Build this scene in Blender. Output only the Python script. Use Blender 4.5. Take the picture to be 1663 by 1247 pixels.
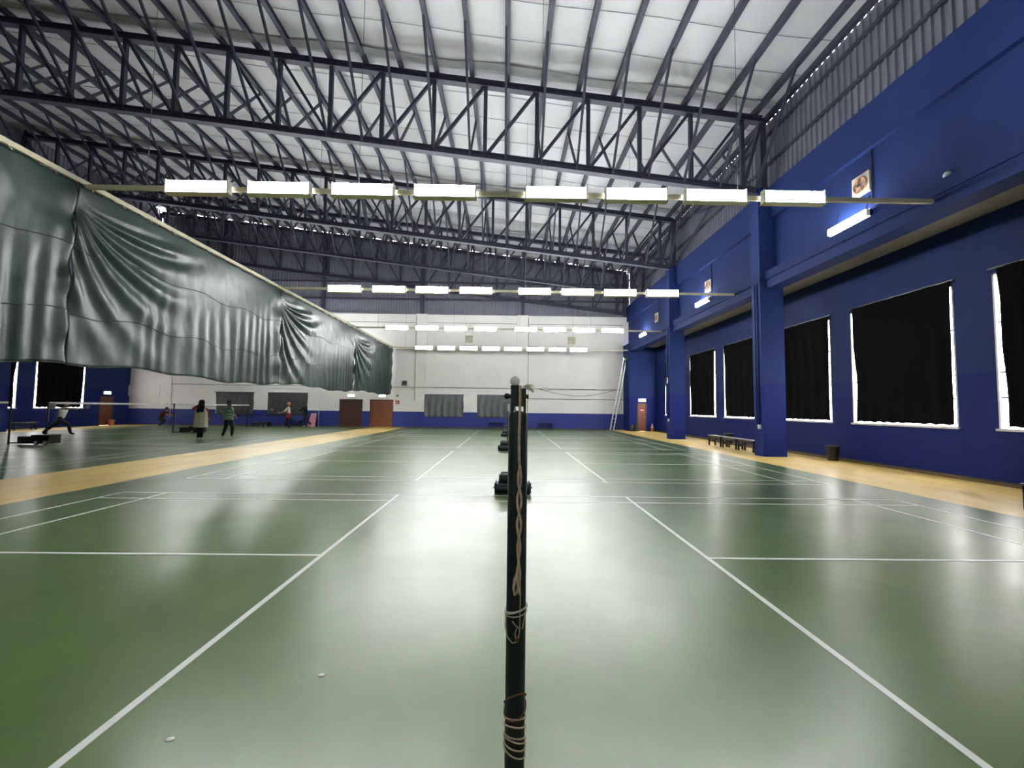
import bpy, bmesh, math, random
from mathutils import Vector, Matrix, noise
random.seed(7)
for o in list(bpy.data.objects): bpy.data.objects.remove(o)
scene = bpy.context.scene
COL = scene.collection
PI = math.pi

# ------------------------------------------------------------------ camera, world, exposure
cam_d = bpy.data.cameras.new('camera')
cam = bpy.data.objects.new('camera', cam_d); COL.objects.link(cam)
cam_d.sensor_fit = 'HORIZONTAL'; cam_d.sensor_width = 36.0
cam_d.lens = 694.68 * 36.0 / 1663.0
cam_d.clip_start = 0.05; cam_d.clip_end = 300
_r = Vector((.9998666, -.0112399, .01185075)); _d = Vector((.01246642, .05638727, -.99833114)); _f = Vector((.01055291, .9983457, .05651986))
M = Matrix(((_r.x, -_d.x, -_f.x, -.1067), (_r.y, -_d.y, -_f.y, 0), (_r.z, -_d.z, -_f.z, 1.5211), (0, 0, 0, 1)))
cam.matrix_world = M
scene.camera = cam

SKY_STRENGTH = 34.0
TUBE_STRENGTH = 76.0
EXPOSURE = 0.62
world = bpy.data.worlds.new('world'); scene.world = world
world.use_nodes = True
bg = world.node_tree.nodes['Background']
bg.inputs[0].default_value = (1.0, 0.94, 0.93, 1); bg.inputs[1].default_value = SKY_STRENGTH
vs = scene.view_settings
vs.view_transform = 'Standard'; vs.look = 'None'; vs.gamma = 1.0; vs.use_curve_mapping = False
vs.exposure = EXPOSURE

# ------------------------------------------------------------------ materials
def lin(c):
    return tuple(((v / 255) / 12.92 if v / 255 <= .04045 else ((v / 255 + .055) / 1.055) ** 2.4) for v in c) + (1,)

MATS = {}
def mat(name, c, rough=.6, var=.12, scale=3.0, metal=0.0, bump=0.0, bscale=40.0, stretch=(1, 1, 1), spec=.5, c2=None, emit=None, estr=0):
    m = bpy.data.materials.new(name); m.use_nodes = True
    nt = m.node_tree; n = nt.nodes; l = nt.links
    b = n['Principled BSDF']
    b.inputs['Roughness'].default_value = rough; b.inputs['Metallic'].default_value = metal
    b.inputs['Specular IOR Level'].default_value = spec
    tc = n.new('ShaderNodeTexCoord'); mp = n.new('ShaderNodeMapping'); mp.inputs['Scale'].default_value = stretch
    l.new(tc.outputs['Object'], mp.inputs['Vector'])
    nz = n.new('ShaderNodeTexNoise'); nz.inputs['Scale'].default_value = scale; nz.inputs['Detail'].default_value = 5
    l.new(mp.outputs[0], nz.inputs['Vector'])
    cr = n.new('ShaderNodeValToRGB')
    base = lin(c)
    lo = tuple(v * (1 - var) for v in base[:3]) + (1,); hi = tuple(min(1, v * (1 + var)) for v in base[:3]) + (1,)
    if c2: lo, hi = base, lin(c2)
    cr.color_ramp.elements[0].color = lo; cr.color_ramp.elements[1].color = hi
    cr.color_ramp.elements[0].position = .3; cr.color_ramp.elements[1].position = .7
    l.new(nz.outputs['Fac'], cr.inputs[0]); l.new(cr.outputs[0], b.inputs['Base Color'])
    if bump:
        n2 = n.new('ShaderNodeTexNoise'); n2.inputs['Scale'].default_value = bscale; n2.inputs['Detail'].default_value = 4
        l.new(mp.outputs[0], n2.inputs['Vector'])
        bp = n.new('ShaderNodeBump'); bp.inputs['Strength'].default_value = bump; bp.inputs['Distance'].default_value = .02
        l.new(n2.outputs['Fac'], bp.inputs['Height']); l.new(bp.outputs[0], b.inputs['Normal'])
    if emit:
        b.inputs['Emission Color'].default_value = emit; b.inputs['Emission Strength'].default_value = estr
    MATS[name] = m
    return m

mat('white_paint', (222, 221, 216), .75, .03, 1.2, bump=.05, bscale=6)
mat('beige_panel', (116, 114, 108), .8, .05)
mat('cladding', (120, 122, 138), .5, .1, 2.0, metal=.25)
mat('steel_navy', (50, 52, 72), .55, .15, 4.0)
mat('foil', (192, 194, 199), .5, .07, .7, bump=.25, bscale=1.6, metal=.15)
mat('foil_band', (150, 152, 156), .6, .12, 2.0)
mat('wire', (70, 72, 76), .6)
mat('line_white', (225, 228, 222), .35, .05, 9)
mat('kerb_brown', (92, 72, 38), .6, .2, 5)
mat('bar_beige', (196, 188, 160), .5, .06)
mat('lamp_white', (236, 236, 230), .4, .02)
mat('tube', (255, 255, 255), .4, .0, emit=(.97, .985, 1.0, 1), estr=TUBE_STRENGTH)
mat('exit_light', (255, 255, 255), .4, .0, emit=(.82, .95, 1.0, 1), estr=1.6)
mat('tarp', (24, 46, 40), .38, .15, 1.3, bump=.1, bscale=14, spec=.32)
mat('seam', (30, 48, 44), .5)
mat('blackout', (12, 12, 14), .95, .2, 6, bump=.1, bscale=60, spec=.08)
mat('grey_sheet', (84, 88, 92), .38, .15, 2, bump=.15, bscale=12)
mat('dark_sheet', (56, 58, 58), .45, .15, 2, bump=.15, bscale=12)
mat('window_white', (225, 222, 222), .5, .03)
mat('wood_door', (112, 62, 40), .45, .2, 3, stretch=(6, 6, .6))
mat('wood_door_dark', (66, 38, 30), .45, .2, 3, stretch=(6, 6, .6))
mat('door_trim', (74, 56, 44), .5)
mat('chrome', (190, 190, 190), .25, .03, metal=1.0)
mat('black_metal', (18, 22, 24), .4, .2, 8)
mat('post_paint', (16, 22, 26), .42, .35, 7, bump=.15, bscale=50)
mat('rubber', (16, 17, 18), .6, .2)
mat('roller', (24, 34, 36), .38, .2, 5)
mat('wheel_hub', (190, 185, 180), .5)
mat('ball_white', (236, 235, 228), .5, .12, 14)
mat('rope', (190, 168, 138), .9, .25, 60)
mat('rope_white', (205, 200, 182), .9, .15, 50)
mat('rope_brown', (112, 72, 50), .9, .2, 50)
mat('net_black', (26, 28, 30), .8)
mat('tape_white', (226, 224, 218), .6)
mat('bench_black', (20, 16, 17), .4, .2, 8)
mat('bench_top', (60, 58, 64), .35, .2, 6)
mat('bench_blue', (28, 34, 78), .5)
mat('plastic_black', (14, 14, 15), .45, .2)
mat('orange', (196, 108, 70), .5)
mat('red', (168, 34, 30), .5, .1)
mat('sign_red', (176, 30, 36), .5)
mat('pink', (214, 150, 156), .6, .15, 6)
mat('aluminium', (214, 216, 222), .35, .06, metal=.35)
mat('cable', (96, 96, 98), .7)
mat('vent_frame', (222, 214, 200), .5)
mat('vent_copper', (176, 132, 104), .4, .2, 6)
mat('vent_beige', (196, 192, 168), .7)
mat('skin', (150, 104, 80), .55, .06)
mat('black_cloth', (12, 12, 14), .9, .2, 20)
mat('white_cloth', (216, 214, 202), .85, .05, 20)
mat('cream_cloth', (206, 200, 172), .85, .06, 20)
mat('red_cloth', (150, 30, 26), .85, .15, 20)
mat('dark_red_cloth', (70, 30, 30), .85, .15, 20)
mat('dark_trouser', (24, 24, 30), .85, .2, 20)
mat('grey_trouser', (130, 132, 150), .85, .1, 20)
mat('shoe_white', (214, 210, 196), .6)
mat('shoe_tan', (206, 178, 130), .6)
mat('hair_black', (10, 9, 10), .6)
mat('orange_cap', (206, 112, 84), .8)

def checker_cloth():
    m = mat('check_cloth', (106, 140, 118), .85, .1, 20)
    nt = m.node_tree; n = nt.nodes; l = nt.links
    ch = n.new('ShaderNodeTexChecker'); ch.inputs['Scale'].default_value = 14
    ch.inputs['Color1'].default_value = lin((150, 176, 156)); ch.inputs['Color2'].default_value = lin((70, 104, 84))
    tc = n.new('ShaderNodeTexCoord'); l.new(tc.outputs['Object'], ch.inputs['Vector'])
    l.new(ch.outputs[0], n['Principled BSDF'].inputs['Base Color'])
checker_cloth()

def blue_paint():
    m = bpy.data.materials.new('blue_paint'); m.use_nodes = True
    nt = m.node_tree; n = nt.nodes; l = nt.links; b = n['Principled BSDF']; b.inputs['Roughness'].default_value = .7; b.inputs['Specular IOR Level'].default_value = .2
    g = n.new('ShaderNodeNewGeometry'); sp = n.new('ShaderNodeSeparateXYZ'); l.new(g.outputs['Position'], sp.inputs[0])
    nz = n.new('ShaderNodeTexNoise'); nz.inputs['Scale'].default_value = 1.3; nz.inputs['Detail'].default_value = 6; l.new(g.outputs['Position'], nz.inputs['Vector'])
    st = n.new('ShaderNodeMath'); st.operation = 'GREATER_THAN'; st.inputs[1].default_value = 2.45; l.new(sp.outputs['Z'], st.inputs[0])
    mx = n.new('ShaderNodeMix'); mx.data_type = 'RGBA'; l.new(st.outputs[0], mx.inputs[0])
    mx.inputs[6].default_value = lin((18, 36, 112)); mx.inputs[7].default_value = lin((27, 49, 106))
    m2 = n.new('ShaderNodeMix'); m2.data_type = 'RGBA'; m2.blend_type = 'MULTIPLY'; m2.inputs[0].default_value = .35
    l.new(mx.outputs[2], m2.inputs[6]); l.new(nz.outputs['Fac'], m2.inputs[7])
    l.new(m2.outputs[2], b.inputs['Base Color'])
    MATS['blue_paint'] = m
blue_paint()

def two_tone_wall():
    m = bpy.data.materials.new('far_wall_paint'); m.use_nodes = True
    nt = m.node_tree; n = nt.nodes; l = nt.links; b = n['Principled BSDF']; b.inputs['Roughness'].default_value = .6
    g = n.new('ShaderNodeNewGeometry'); sp = n.new('ShaderNodeSeparateXYZ'); l.new(g.outputs['Position'], sp.inputs[0])
    st = n.new('ShaderNodeMath'); st.operation = 'GREATER_THAN'; st.inputs[1].default_value = 1.18; l.new(sp.outputs['Z'], st.inputs[0])
    nz = n.new('ShaderNodeTexNoise'); nz.inputs['Scale'].default_value = .8; nz.inputs['Detail'].default_value = 6; l.new(g.outputs['Position'], nz.inputs['Vector'])
    cr = n.new('ShaderNodeValToRGB'); cr.color_ramp.elements[0].color = lin((222, 221, 218)); cr.color_ramp.elements[1].color = lin((240, 239, 236)); l.new(nz.outputs['Fac'], cr.inputs[0])
    mx = n.new('ShaderNodeMix'); mx.data_type = 'RGBA'; l.new(st.outputs[0], mx.inputs[0])
    mx.inputs[6].default_value = lin((25, 43, 124)); l.new(cr.outputs[0], mx.inputs[7])
    l.new(mx.outputs[2], b.inputs['Base Color'])
    MATS['far_wall_paint'] = m
two_tone_wall()

def floor_mat(name, c1, c2, rough, rvar, scale, stretch):
    m = bpy.data.materials.new(name); m.use_nodes = True
    nt = m.node_tree; n = nt.nodes; l = nt.links; b = n['Principled BSDF']
    g = n.new('ShaderNodeNewGeometry'); mp = n.new('ShaderNodeMapping'); mp.inputs['Scale'].default_value = stretch
    l.new(g.outputs['Position'], mp.inputs['Vector'])
    nz = n.new('ShaderNodeTexNoise'); nz.inputs['Scale'].default_value = scale; nz.inputs['Detail'].default_value = 8; nz.inputs['Roughness'].default_value = .65
    l.new(mp.outputs[0], nz.inputs['Vector'])
    cr = n.new('ShaderNodeValToRGB'); cr.color_ramp.elements[0].position = .3; cr.color_ramp.elements[1].position = .72
    cr.color_ramp.elements[0].color = lin(c1); cr.color_ramp.elements[1].color = lin(c2)
    l.new(nz.outputs['Fac'], cr.inputs[0])
    sk_ = n.new('ShaderNodeTexVoronoi'); sk_.inputs['Scale'].default_value = 1.7; l.new(g.outputs['Position'], sk_.inputs['Vector'])
    th_ = n.new('ShaderNodeMath'); th_.operation = 'LESS_THAN'; th_.inputs[1].default_value = .013; l.new(sk_.outputs['Distance'], th_.inputs[0])
    mk_ = n.new('ShaderNodeMix'); mk_.data_type = 'RGBA'; l.new(th_.outputs[0], mk_.inputs[0]); l.new(cr.outputs[0], mk_.inputs[6]); mk_.inputs[7].default_value = lin((34, 40, 26))
    l.new(mk_.outputs[2], b.inputs['Base Color'])
    mr = n.new('ShaderNodeMapRange'); mr.inputs['To Min'].default_value = rough - rvar; mr.inputs['To Max'].default_value = rough + rvar; mr.inputs['From Min'].default_value = .35; mr.inputs['From Max'].default_value = .65
    n3 = n.new('ShaderNodeTexNoise'); n3.inputs['Scale'].default_value = .9; n3.inputs['Detail'].default_value = 3; l.new(mp.outputs[0], n3.inputs['Vector'])
    l.new(n3.outputs['Fac'], mr.inputs['Value']); l.new(mr.outputs[0], b.inputs['Roughness'])
    n2 = n.new('ShaderNodeTexNoise'); n2.inputs['Scale'].default_value = 2.2; n2.inputs['Detail'].default_value = 3; l.new(g.outputs['Position'], n2.inputs['Vector'])
    bp = n.new('ShaderNodeBump'); bp.inputs['Strength'].default_value = .04; bp.inputs['Distance'].default_value = .02
    l.new(n2.outputs['Fac'], bp.inputs['Height']); l.new(bp.outputs[0], b.inputs['Normal'])
    b.inputs['Specular IOR Level'].default_value = .6
    MATS[name] = m
floor_mat('court_green', (62, 90, 32), (80, 106, 44), .31, .025, 1.4, (1, 1, 1))
floor_mat('aisle_yellow', (212, 176, 78), (240, 214, 136), .38, .06, 2.2, (1, .35, 1))

def glass():
    m = bpy.data.materials.new('glass'); m.use_nodes = True
    nt = m.node_tree; n = nt.nodes; l = nt.links
    n.remove(n['Principled BSDF']); t = n.new('ShaderNodeBsdfTransparent'); gl = n.new('ShaderNodeBsdfGlossy'); gl.inputs['Roughness'].default_value = .05
    mx = n.new('ShaderNodeMixShader'); mx.inputs[0].default_value = .06
    l.new(t.outputs[0], mx.inputs[1]); l.new(gl.outputs[0], mx.inputs[2]); l.new(mx.outputs[0], n['Material Output'].inputs[0])
    MATS['glass'] = m
glass()

# ------------------------------------------------------------------ mesh helpers
class MB:
    def __init__(self): self.v = []; self.f = []; self.mi = []
    def add(self, vs, fs, mi=0):
        o = len(self.v); self.v += [Vector(p) for p in vs]
        for f in fs: self.f.append([i + o for i in f]); self.mi.append(mi)
        return self
    def box(self, x0, x1, y0, y1, z0, z1, mi=0):
        return self.add([(x0, y0, z0), (x1, y0, z0), (x1, y1, z0), (x0, y1, z0), (x0, y0, z1), (x1, y0, z1), (x1, y1, z1), (x0, y1, z1)],
                        [(3, 2, 1, 0), (4, 5, 6, 7), (0, 1, 5, 4), (1, 2, 6, 5), (2, 3, 7, 6), (3, 0, 4, 7)], mi)
    def beam(self, p, q, w, h, up=(0, 0, 1)):
        p = Vector(p); q = Vector(q); d = (q - p).normalized(); u = Vector(up)
        s = d.cross(u)
        if s.length < 1e-4: s = d.cross(Vector((1, 0, 0)))
        s.normalize(); u = s.cross(d).normalized()
        vs = []
        for c in (p, q):
            for a, b in ((-1, -1), (1, -1), (1, 1), (-1, 1)): vs.append(c + s * a * w / 2 + u * b * h / 2)
        return self.add(vs, [(3, 2, 1, 0), (4, 5, 6, 7), (0, 1, 5, 4), (1, 2, 6, 5), (2, 3, 7, 6), (3, 0, 4, 7)])
    def tube(self, pts, r, n=6, caps=True):
        pts = [Vector(p) for p in pts]; rs = r if isinstance(r, (list, tuple)) else [r] * len(pts)
        o = len(self.v); prev = None
        for i, p in enumerate(pts):
            d = (pts[min(i + 1, len(pts) - 1)] - pts[max(i - 1, 0)]).normalized()
            if prev is None:
                a = d.cross(Vector((0, 0, 1)))
                if a.length < .1: a = d.cross(Vector((1, 0, 0)))
            else: a = prev - d * prev.dot(d)
            a.normalize(); prev = a; b = d.cross(a)
            for k in range(n):
                t = 2 * PI * k / n; self.v.append(p + (a * math.cos(t) + b * math.sin(t)) * rs[i])
        for i in range(len(pts) - 1):
            for k in range(n):
                k2 = (k + 1) % n
                self.f.append([o + i * n + k, o + i * n + k2, o + (i + 1) * n + k2, o + (i + 1) * n + k]); self.mi.append(0)
        if caps:
            self.f.append([o + k for k in range(n)][::-1]); self.mi.append(0)
            self.f.append([o + (len(pts) - 1) * n + k for k in range(n)]); self.mi.append(0)
        return self
    def lathe(self, prof, c=(0, 0, 0), n=16, axis='z'):
        pts = []
        c = Vector(c); o = len(self.v)
        for r, h in prof:
            for k in range(n):
                t = 2 * PI * k / n; a, b = r * math.cos(t), r * math.sin(t)
                self.v.append(c + (Vector((a, b, h)) if axis == 'z' else Vector((h, a, b)) if axis == 'x' else Vector((b, h, a))))
        for i in range(len(prof) - 1):
            for k in range(n):
                k2 = (k + 1) % n
                self.f.append([o + i * n + k, o + i * n + k2, o + (i + 1) * n + k2, o + (i + 1) * n + k]); self.mi.append(0)
        self.f.append([o + k for k in range(n)][::-1]); self.mi.append(0)
        self.f.append([o + (len(prof) - 1) * n + k for k in range(n)]); self.mi.append(0)
        return self
    def ball(self, c, r, n=12, m=8, sc=(1, 1, 1)):
        c = Vector(c); o = len(self.v)
        for i in range(m + 1):
            ph = PI * (i + .02) / (m + .04)
            for k in range(n):
                t = 2 * PI * k / n
                self.v.append(c + Vector((r * sc[0] * math.sin(ph) * math.cos(t), r * sc[1] * math.sin(ph) * math.sin(t), -r * sc[2] * math.cos(ph))))
        for i in range(m):
            for k in range(n):
                k2 = (k + 1) % n
                self.f.append([o + i * n + k, o + i * n + k2, o + (i + 1) * n + k2, o + (i + 1) * n + k]); self.mi.append(0)
        return self
    def grid(self, fn, nu, nv, mi=0):
        o = len(self.v)
        for j in range(nv + 1):
            for i in range(nu + 1): self.v.append(Vector(fn(i / nu, j / nv)))
        for j in range(nv):
            for i in range(nu):
                a = o + j * (nu + 1) + i
                self.f.append([a, a + 1, a + nu + 2, a + nu + 1]); self.mi.append(mi)
        return self

def wloc(o):
    v = Vector((0, 0, 0))
    while o is not None: v = v + o.location; o = o.parent
    return v
def tag(o, label, cat, group=None, kind=None):
    o['label'] = label; o['category'] = cat
    if group: o['group'] = group
    if kind: o['kind'] = kind
    return o
def thing(name, loc, label, cat, group=None, kind=None):
    o = bpy.data.objects.new(name, None); COL.objects.link(o); o.location = loc; o.empty_display_size = .1
    return tag(o, label, cat, group, kind)
def obj(name, mb, m, parent=None, loc=None, smooth=False, label=None, cat=None, group=None, kind=None):
    base = wloc(parent) if parent is not None else Vector((0, 0, 0))
    off = Vector(loc) if loc is not None else base
    me = bpy.data.meshes.new(name)
    me.from_pydata([tuple(v - off) for v in mb.v], [], mb.f)
    ms = m if isinstance(m, (list, tuple)) else [m]
    for k in ms: me.materials.append(MATS[k])
    if len(ms) > 1: me.polygons.foreach_set('material_index', mb.mi)
    if smooth: me.polygons.foreach_set('use_smooth', [True] * len(me.polygons))
    me.update()
    o = bpy.data.objects.new(name, me); COL.objects.link(o)
    if parent is not None: o.parent = parent; o.location = off - base
    else: o.location = off
    if cat: tag(o, label, cat, group, kind)
    else:
        if label: o['label'] = label
        if kind: o['kind'] = kind
    return o
def copy_tree(o, parent=None):
    c = o.copy(); COL.objects.link(c)
    if parent is not None: c.parent = parent
    for ch in list(o.children): copy_tree(ch, c)
    return c
B = lambda *a: MB().box(*a)

def cells(mb, axis, c0, c1, a0, a1, z0, z1, holes):
    """wall slab between c0..c1 on the thin axis with rectangular holes (a0,a1,z0,z1)"""
    As = sorted({a0, a1, *[h[0] for h in holes], *[h[1] for h in holes]}); Zs = sorted({z0, z1, *[h[2] for h in holes], *[h[3] for h in holes]})
    As = [a for a in As if a0 <= a <= a1]; Zs = [z for z in Zs if z0 <= z <= z1]
    for i in range(len(As) - 1):
        zc = 0
        while zc < len(Zs) - 1:
            am = (As[i] + As[i + 1]) / 2; zm = (Zs[zc] + Zs[zc + 1]) / 2
            if not any(h[0] < am < h[1] and h[2] < zm < h[3] for h in holes):
                if axis == 'x': mb.box(c0, c1, As[i], As[i + 1], Zs[zc], Zs[zc + 1])
                else: mb.box(As[i], As[i + 1], c0, c1, Zs[zc], Zs[zc + 1])
            zc += 1
    return mb

# ------------------------------------------------------------------ dimensions
XW, XP, XU = 10.6, 8.5, 9.0            # right window wall, pillar face, upper wall face
LW, LP, LU = -28.1, -26.1, -26.5       # the same on the left
YF, YB = 32.0, -2.5                    # far and back walls
zr = lambda x: 11.9 + .1163 * (8.8 - x)
TRUSS_Y = [6.3, 14.5, 22.6, 27.9]

# ------------------------------------------------------------------ floor
fl = MB()
xs = [(LW - .2, -25.1, 1), (-25.1, -10.05, 0), (-10.05, -7.6, 1), (-7.6, 7.5, 0), (7.5, XW + .2, 1)]
for x0, x1, mi in xs: fl.box(x0, x1, YB - .2, YF + .3, -.2, 0, mi)
floor = obj('floor', fl, ['court_green', 'aisle_yellow'], label='glossy green court floor with yellow painted walkways', cat='floor', kind='structure')

def court(y0, xc, near, label):
    t = thing('court_lines', (xc, y0, 0), label, 'court lines', 'painted badminton courts')
    w = .045
    ys = [(y0, 'doubles_sideline'), (y0 + .46, 'singles_sideline'), (y0 + 5.64, 'singles_sideline'), (y0 + 6.1, 'doubles_sideline')]
    ya = y0
    if near is not None:
        ys[1] = (near, 'singles_sideline'); ys[0] = (near - .46, 'doubles_sideline'); ya = near - .46
    for y, nm in ys: obj(nm, B(xc - 6.7, xc + 6.7, y - w / 2, y + w / 2, 0, .002), 'line_white', t)
    for s in (-1, 1):
        for x, nm in ((1.98, 'short_service_line'), (5.94, 'long_service_line'), (6.7, 'baseline')):
            obj(nm, B(xc + s * x - w / 2, xc + s * x + w / 2, ya, y0 + 6.1, 0, .0024), 'line_white', t)
        a, b = sorted((xc + s * 1.98, xc + s * 6.7))
        obj('centre_line', B(a, b, y0 + 3.05 - w / 2, y0 + 3.05 + w / 2, 0, .0028), 'line_white', t)
court(1.43, 0, 1.815, 'white lines of the nearest court around the foreground net post')
court(8.98, 0, None, 'white lines of the second green court from the camera')
court(16.36, 0, None, 'white lines of the third green court from the camera')
court(23.32, 0, None, 'white lines of the farthest right-hand court before the white wall')
court(9.0, -17.8, None, 'white court lines on the near left floor beyond the yellow walkway')
court(16.4, -17.8, None, 'white court lines under the nearer net of the left hall')
court(24.0, -17.8, None, 'white court lines under the farther net of the left hall')

# ------------------------------------------------------------------ far wall
DOORS_FAR = [(-12.58, -10.87), (-10.32, -8.60)]
WIN_FAR = [(-21.8, -18.9), (-17.87, -14.92), (-6.27, -3.36), (-2.35, .55)]
mb = cells(MB(), 'y', YF, YF + .25, LW - .2, 9.25, 0, 8.53, [(a, b, 0, 2.05) for a, b in DOORS_FAR] + [(a + .1, b - .1, .92, 2.36) for a, b in WIN_FAR])
wall_far = obj('wall_far', mb, 'far_wall_paint', label='long white end wall with blue lower band', cat='wall', kind='structure')
for xp in (-25.4, -21.6, -14.05, -6.6, .98):
    if xp == -14.05: cells_mb = B(xp - .4, xp + .4, YF - .08, YF, 2.5, 8.53)
    elif xp in (-6.6, .98): cells_mb = B(xp - .42, xp + .42, YF - .08, YF, 2.46 if xp == .98 or xp == -6.6 else 0, 8.53)
    else: cells_mb = B(xp - .4, xp + .4, YF - .08, YF, 0 if xp == -25.4 else 2.5, 8.53)
    obj('pilaster', cells_mb, 'far_wall_paint', wall_far)
for xa, xb in ((-21.2, -14.45), (-13.65, -7.02), (-6.18, .56), (1.4, 8.6)):
    obj('beam_groove', B(xa, xb, YF - .012, YF, 7.86, 7.89), 'cable', wall_far)
obj('wall_ledge', B(1.4, 8.6, YF - .03, YF, 2.22, 2.26), 'cable', wall_far)
obj('wall_beam', B(LW, -25.8, YF - .12, YF, 2.1, 2.9), 'far_wall_paint', wall_far)
obj('ledge_strip', B(LW, 8.6, YF - .06, YF, 0, .05), 'kerb_brown', wall_far)

# corrugated cladding (trapezoid ribs)
def corrug(fn, L, pitch=.22, depth=.04):
    """fn(a, off, top) -> point; ribs along a"""
    m = MB(); a = 0; pts = []
    while a < L:
        for da, off in ((0, 0), (.10, 0), (.13, depth), (.19, depth)):
            if a + da <= L: pts.append((a + da, off))
        a += pitch
    pts.append((L, 0))
    for i in range(len(pts) - 1):
        (a0, o0), (a1, o1) = pts[i], pts[i + 1]
        m.add([fn(a0, o0, 0), fn(a1, o1, 0), fn(a1, o1, 1), fn(a0, o0, 1)], [(0, 1, 2, 3)])
    return m
GX = -26.5
far_clad = thing('wall_far_cladding', (-9, YF + .1, 8.53), 'grey corrugated metal gable above the white end wall', 'wall', kind='structure')
xa = GX
for xb in (-21.6, -14.05, -6.6, .98, 9.15):
    obj('cladding_sheet', corrug(lambda a, o, t, xa=xa: (xa + a, YF + .12 - o, (8.53 if t == 0 else zr(xa + a) + .19)), xb - xa), 'cladding', far_clad)
    xa = xb
for xp in (-21.6, -14.05, -6.6, .98, 8.7):
    obj('gable_post', B(xp - .12, xp + .12, YF - .1, YF + .06, 8.53, zr(xp) - .05), 'steel_navy', far_clad)
for z in (9.6, 10.9):
    obj('girt', B(GX, 9.0, YF - .02, YF + .06, z, z + .12), 'steel_navy', far_clad)
obj('flashing', B(GX, 9.0, YF - .03, YF + .1, 8.50, 8.60), 'cladding', far_clad)

def side_cladding(name, X, sgn, ztop, label):
    t = thing(name, (X, 14, 9.27), label, 'wall', kind='structure')
    ya = YB
    for yb in (6.3, 14.5, 22.6, YF + .1):
        obj('cladding_sheet', corrug(lambda a, o, tt, ya=ya: (X - sgn * o, ya + a, 9.27 if tt == 0 else ztop), yb - ya), 'cladding', t)
        ya = yb
    for z in (10.25, 11.3) + ((12.6, 14.0) if ztop > 13 else ()):
        obj('girt', B(min(X - sgn * .1, X), max(X - sgn * .1, X), YB, YF, z, z + .1), 'steel_navy', t)
    obj('flashing', B(min(X - sgn * .18, X), max(X - sgn * .18, X), YB, YF, 9.2, 9.3), 'cladding', t)
    for y in [6.3, 14.6, 22.7, 27.9]:
        obj('steel_column', B(min(X - sgn * .45, X - sgn * .25), max(X - sgn * .45, X - sgn * .25), y - .12, y + .12, 9.27, ztop), 'steel_navy', t)
    return t
side_cladding('wall_right_cladding', 9.15, 1, 11.885, 'grey corrugated cladding above the blue right-hand wall')
side_cladding('wall_left_cladding', LU - .15, -1, 16.25, 'dark corrugated cladding high on the left side of the hall')

# ------------------------------------------------------------------ right side: windows wall, pillars, upper wall
ZS0, ZS1 = 1.17, 4.62
WIN_R = [(6.12 + 3.93 * k, 9.22 + 3.93 * k) for k in range(6)]
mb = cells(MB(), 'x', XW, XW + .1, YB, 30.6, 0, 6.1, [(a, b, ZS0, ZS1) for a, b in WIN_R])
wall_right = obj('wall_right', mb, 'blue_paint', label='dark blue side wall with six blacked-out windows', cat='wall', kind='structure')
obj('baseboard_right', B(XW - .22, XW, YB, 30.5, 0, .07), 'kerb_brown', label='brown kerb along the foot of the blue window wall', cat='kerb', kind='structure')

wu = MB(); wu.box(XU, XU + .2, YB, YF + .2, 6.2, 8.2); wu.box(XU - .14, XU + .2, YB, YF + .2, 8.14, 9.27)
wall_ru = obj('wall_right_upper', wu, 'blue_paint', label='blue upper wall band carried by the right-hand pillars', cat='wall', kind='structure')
obj('lower_beam', B(XP + .2, XU + .2, YB, 30.6, 5.7, 6.28), 'blue_paint', wall_ru)
obj('beam_lip', B(XP + .16, XP + .2, YB, 30.6, 6.0, 6.28), 'blue_paint', wall_ru)
obj('ceiling_aisle', B(XU + .2, XW, YB, 30.6, 6.0, 6.1), 'beige_panel', label='beige ceiling over the right-hand side aisle', cat='ceiling', kind='structure')

# aisle end wall with a door
mb = cells(MB(), 'y', 30.5, 30.65, 8.6, XW, 0, 6.0, [(9.18, 9.86, 0, 2.0)])
mb.box(8.6, 8.75, 30.65, YF, 0, 6.3)
obj('wall_aisle', mb, 'blue_paint', label='blue end wall of the right aisle holding a single brown door', cat='wall', kind='structure')

def pillar(y, left, label):
    x0, x1 = (XP, 9.3) if not left else (-26.9, LP)
    t = thing('pillar', ((x0 + x1) / 2, y + .25, 0), label, 'pillar', 'blue concrete pillars')
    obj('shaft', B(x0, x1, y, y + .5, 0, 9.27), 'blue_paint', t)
    zb = 5.95
    obj('capital_band', B(x0 - .025, x1 + .025, y - .025, y + .525, zb, zb + .1), 'blue_paint', t)
    if not left:
        obj('conduit', MB().tube([(x0 - .025, y + .16, 1.05), (x0 - .025, y + .16, 5.9)], .022), 'blue_paint', t)
        obj('conduit', MB().tube([(x0 - .025, y + .3, 1.05), (x0 - .025, y + .3, 5.9)], .018), 'blue_paint', t)
        obj('socket', B(x0 - .05, x0, y + .1, y + .22, .92, 1.06), 'lamp_white', t, label='white socket box')
    return t
pillar(14.35, False, 'blue pillar on the right nearest the camera beside the black benches')
p2 = pillar(22.55, False, 'farther blue pillar on the right near the single brown door')
obj('switch_box', B(XP - .05, XP, 22.7, 22.82, 2.95, 3.25), 'lamp_white', p2, label='white switch box')
pillar(6.15, False, 'blue pillar at the right edge closest to the camera')
pillar(22.1, True, 'blue pillar of the left hall beside the bright window slit')
pillar(14.35, True, 'near blue pillar of the left hall')

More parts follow.
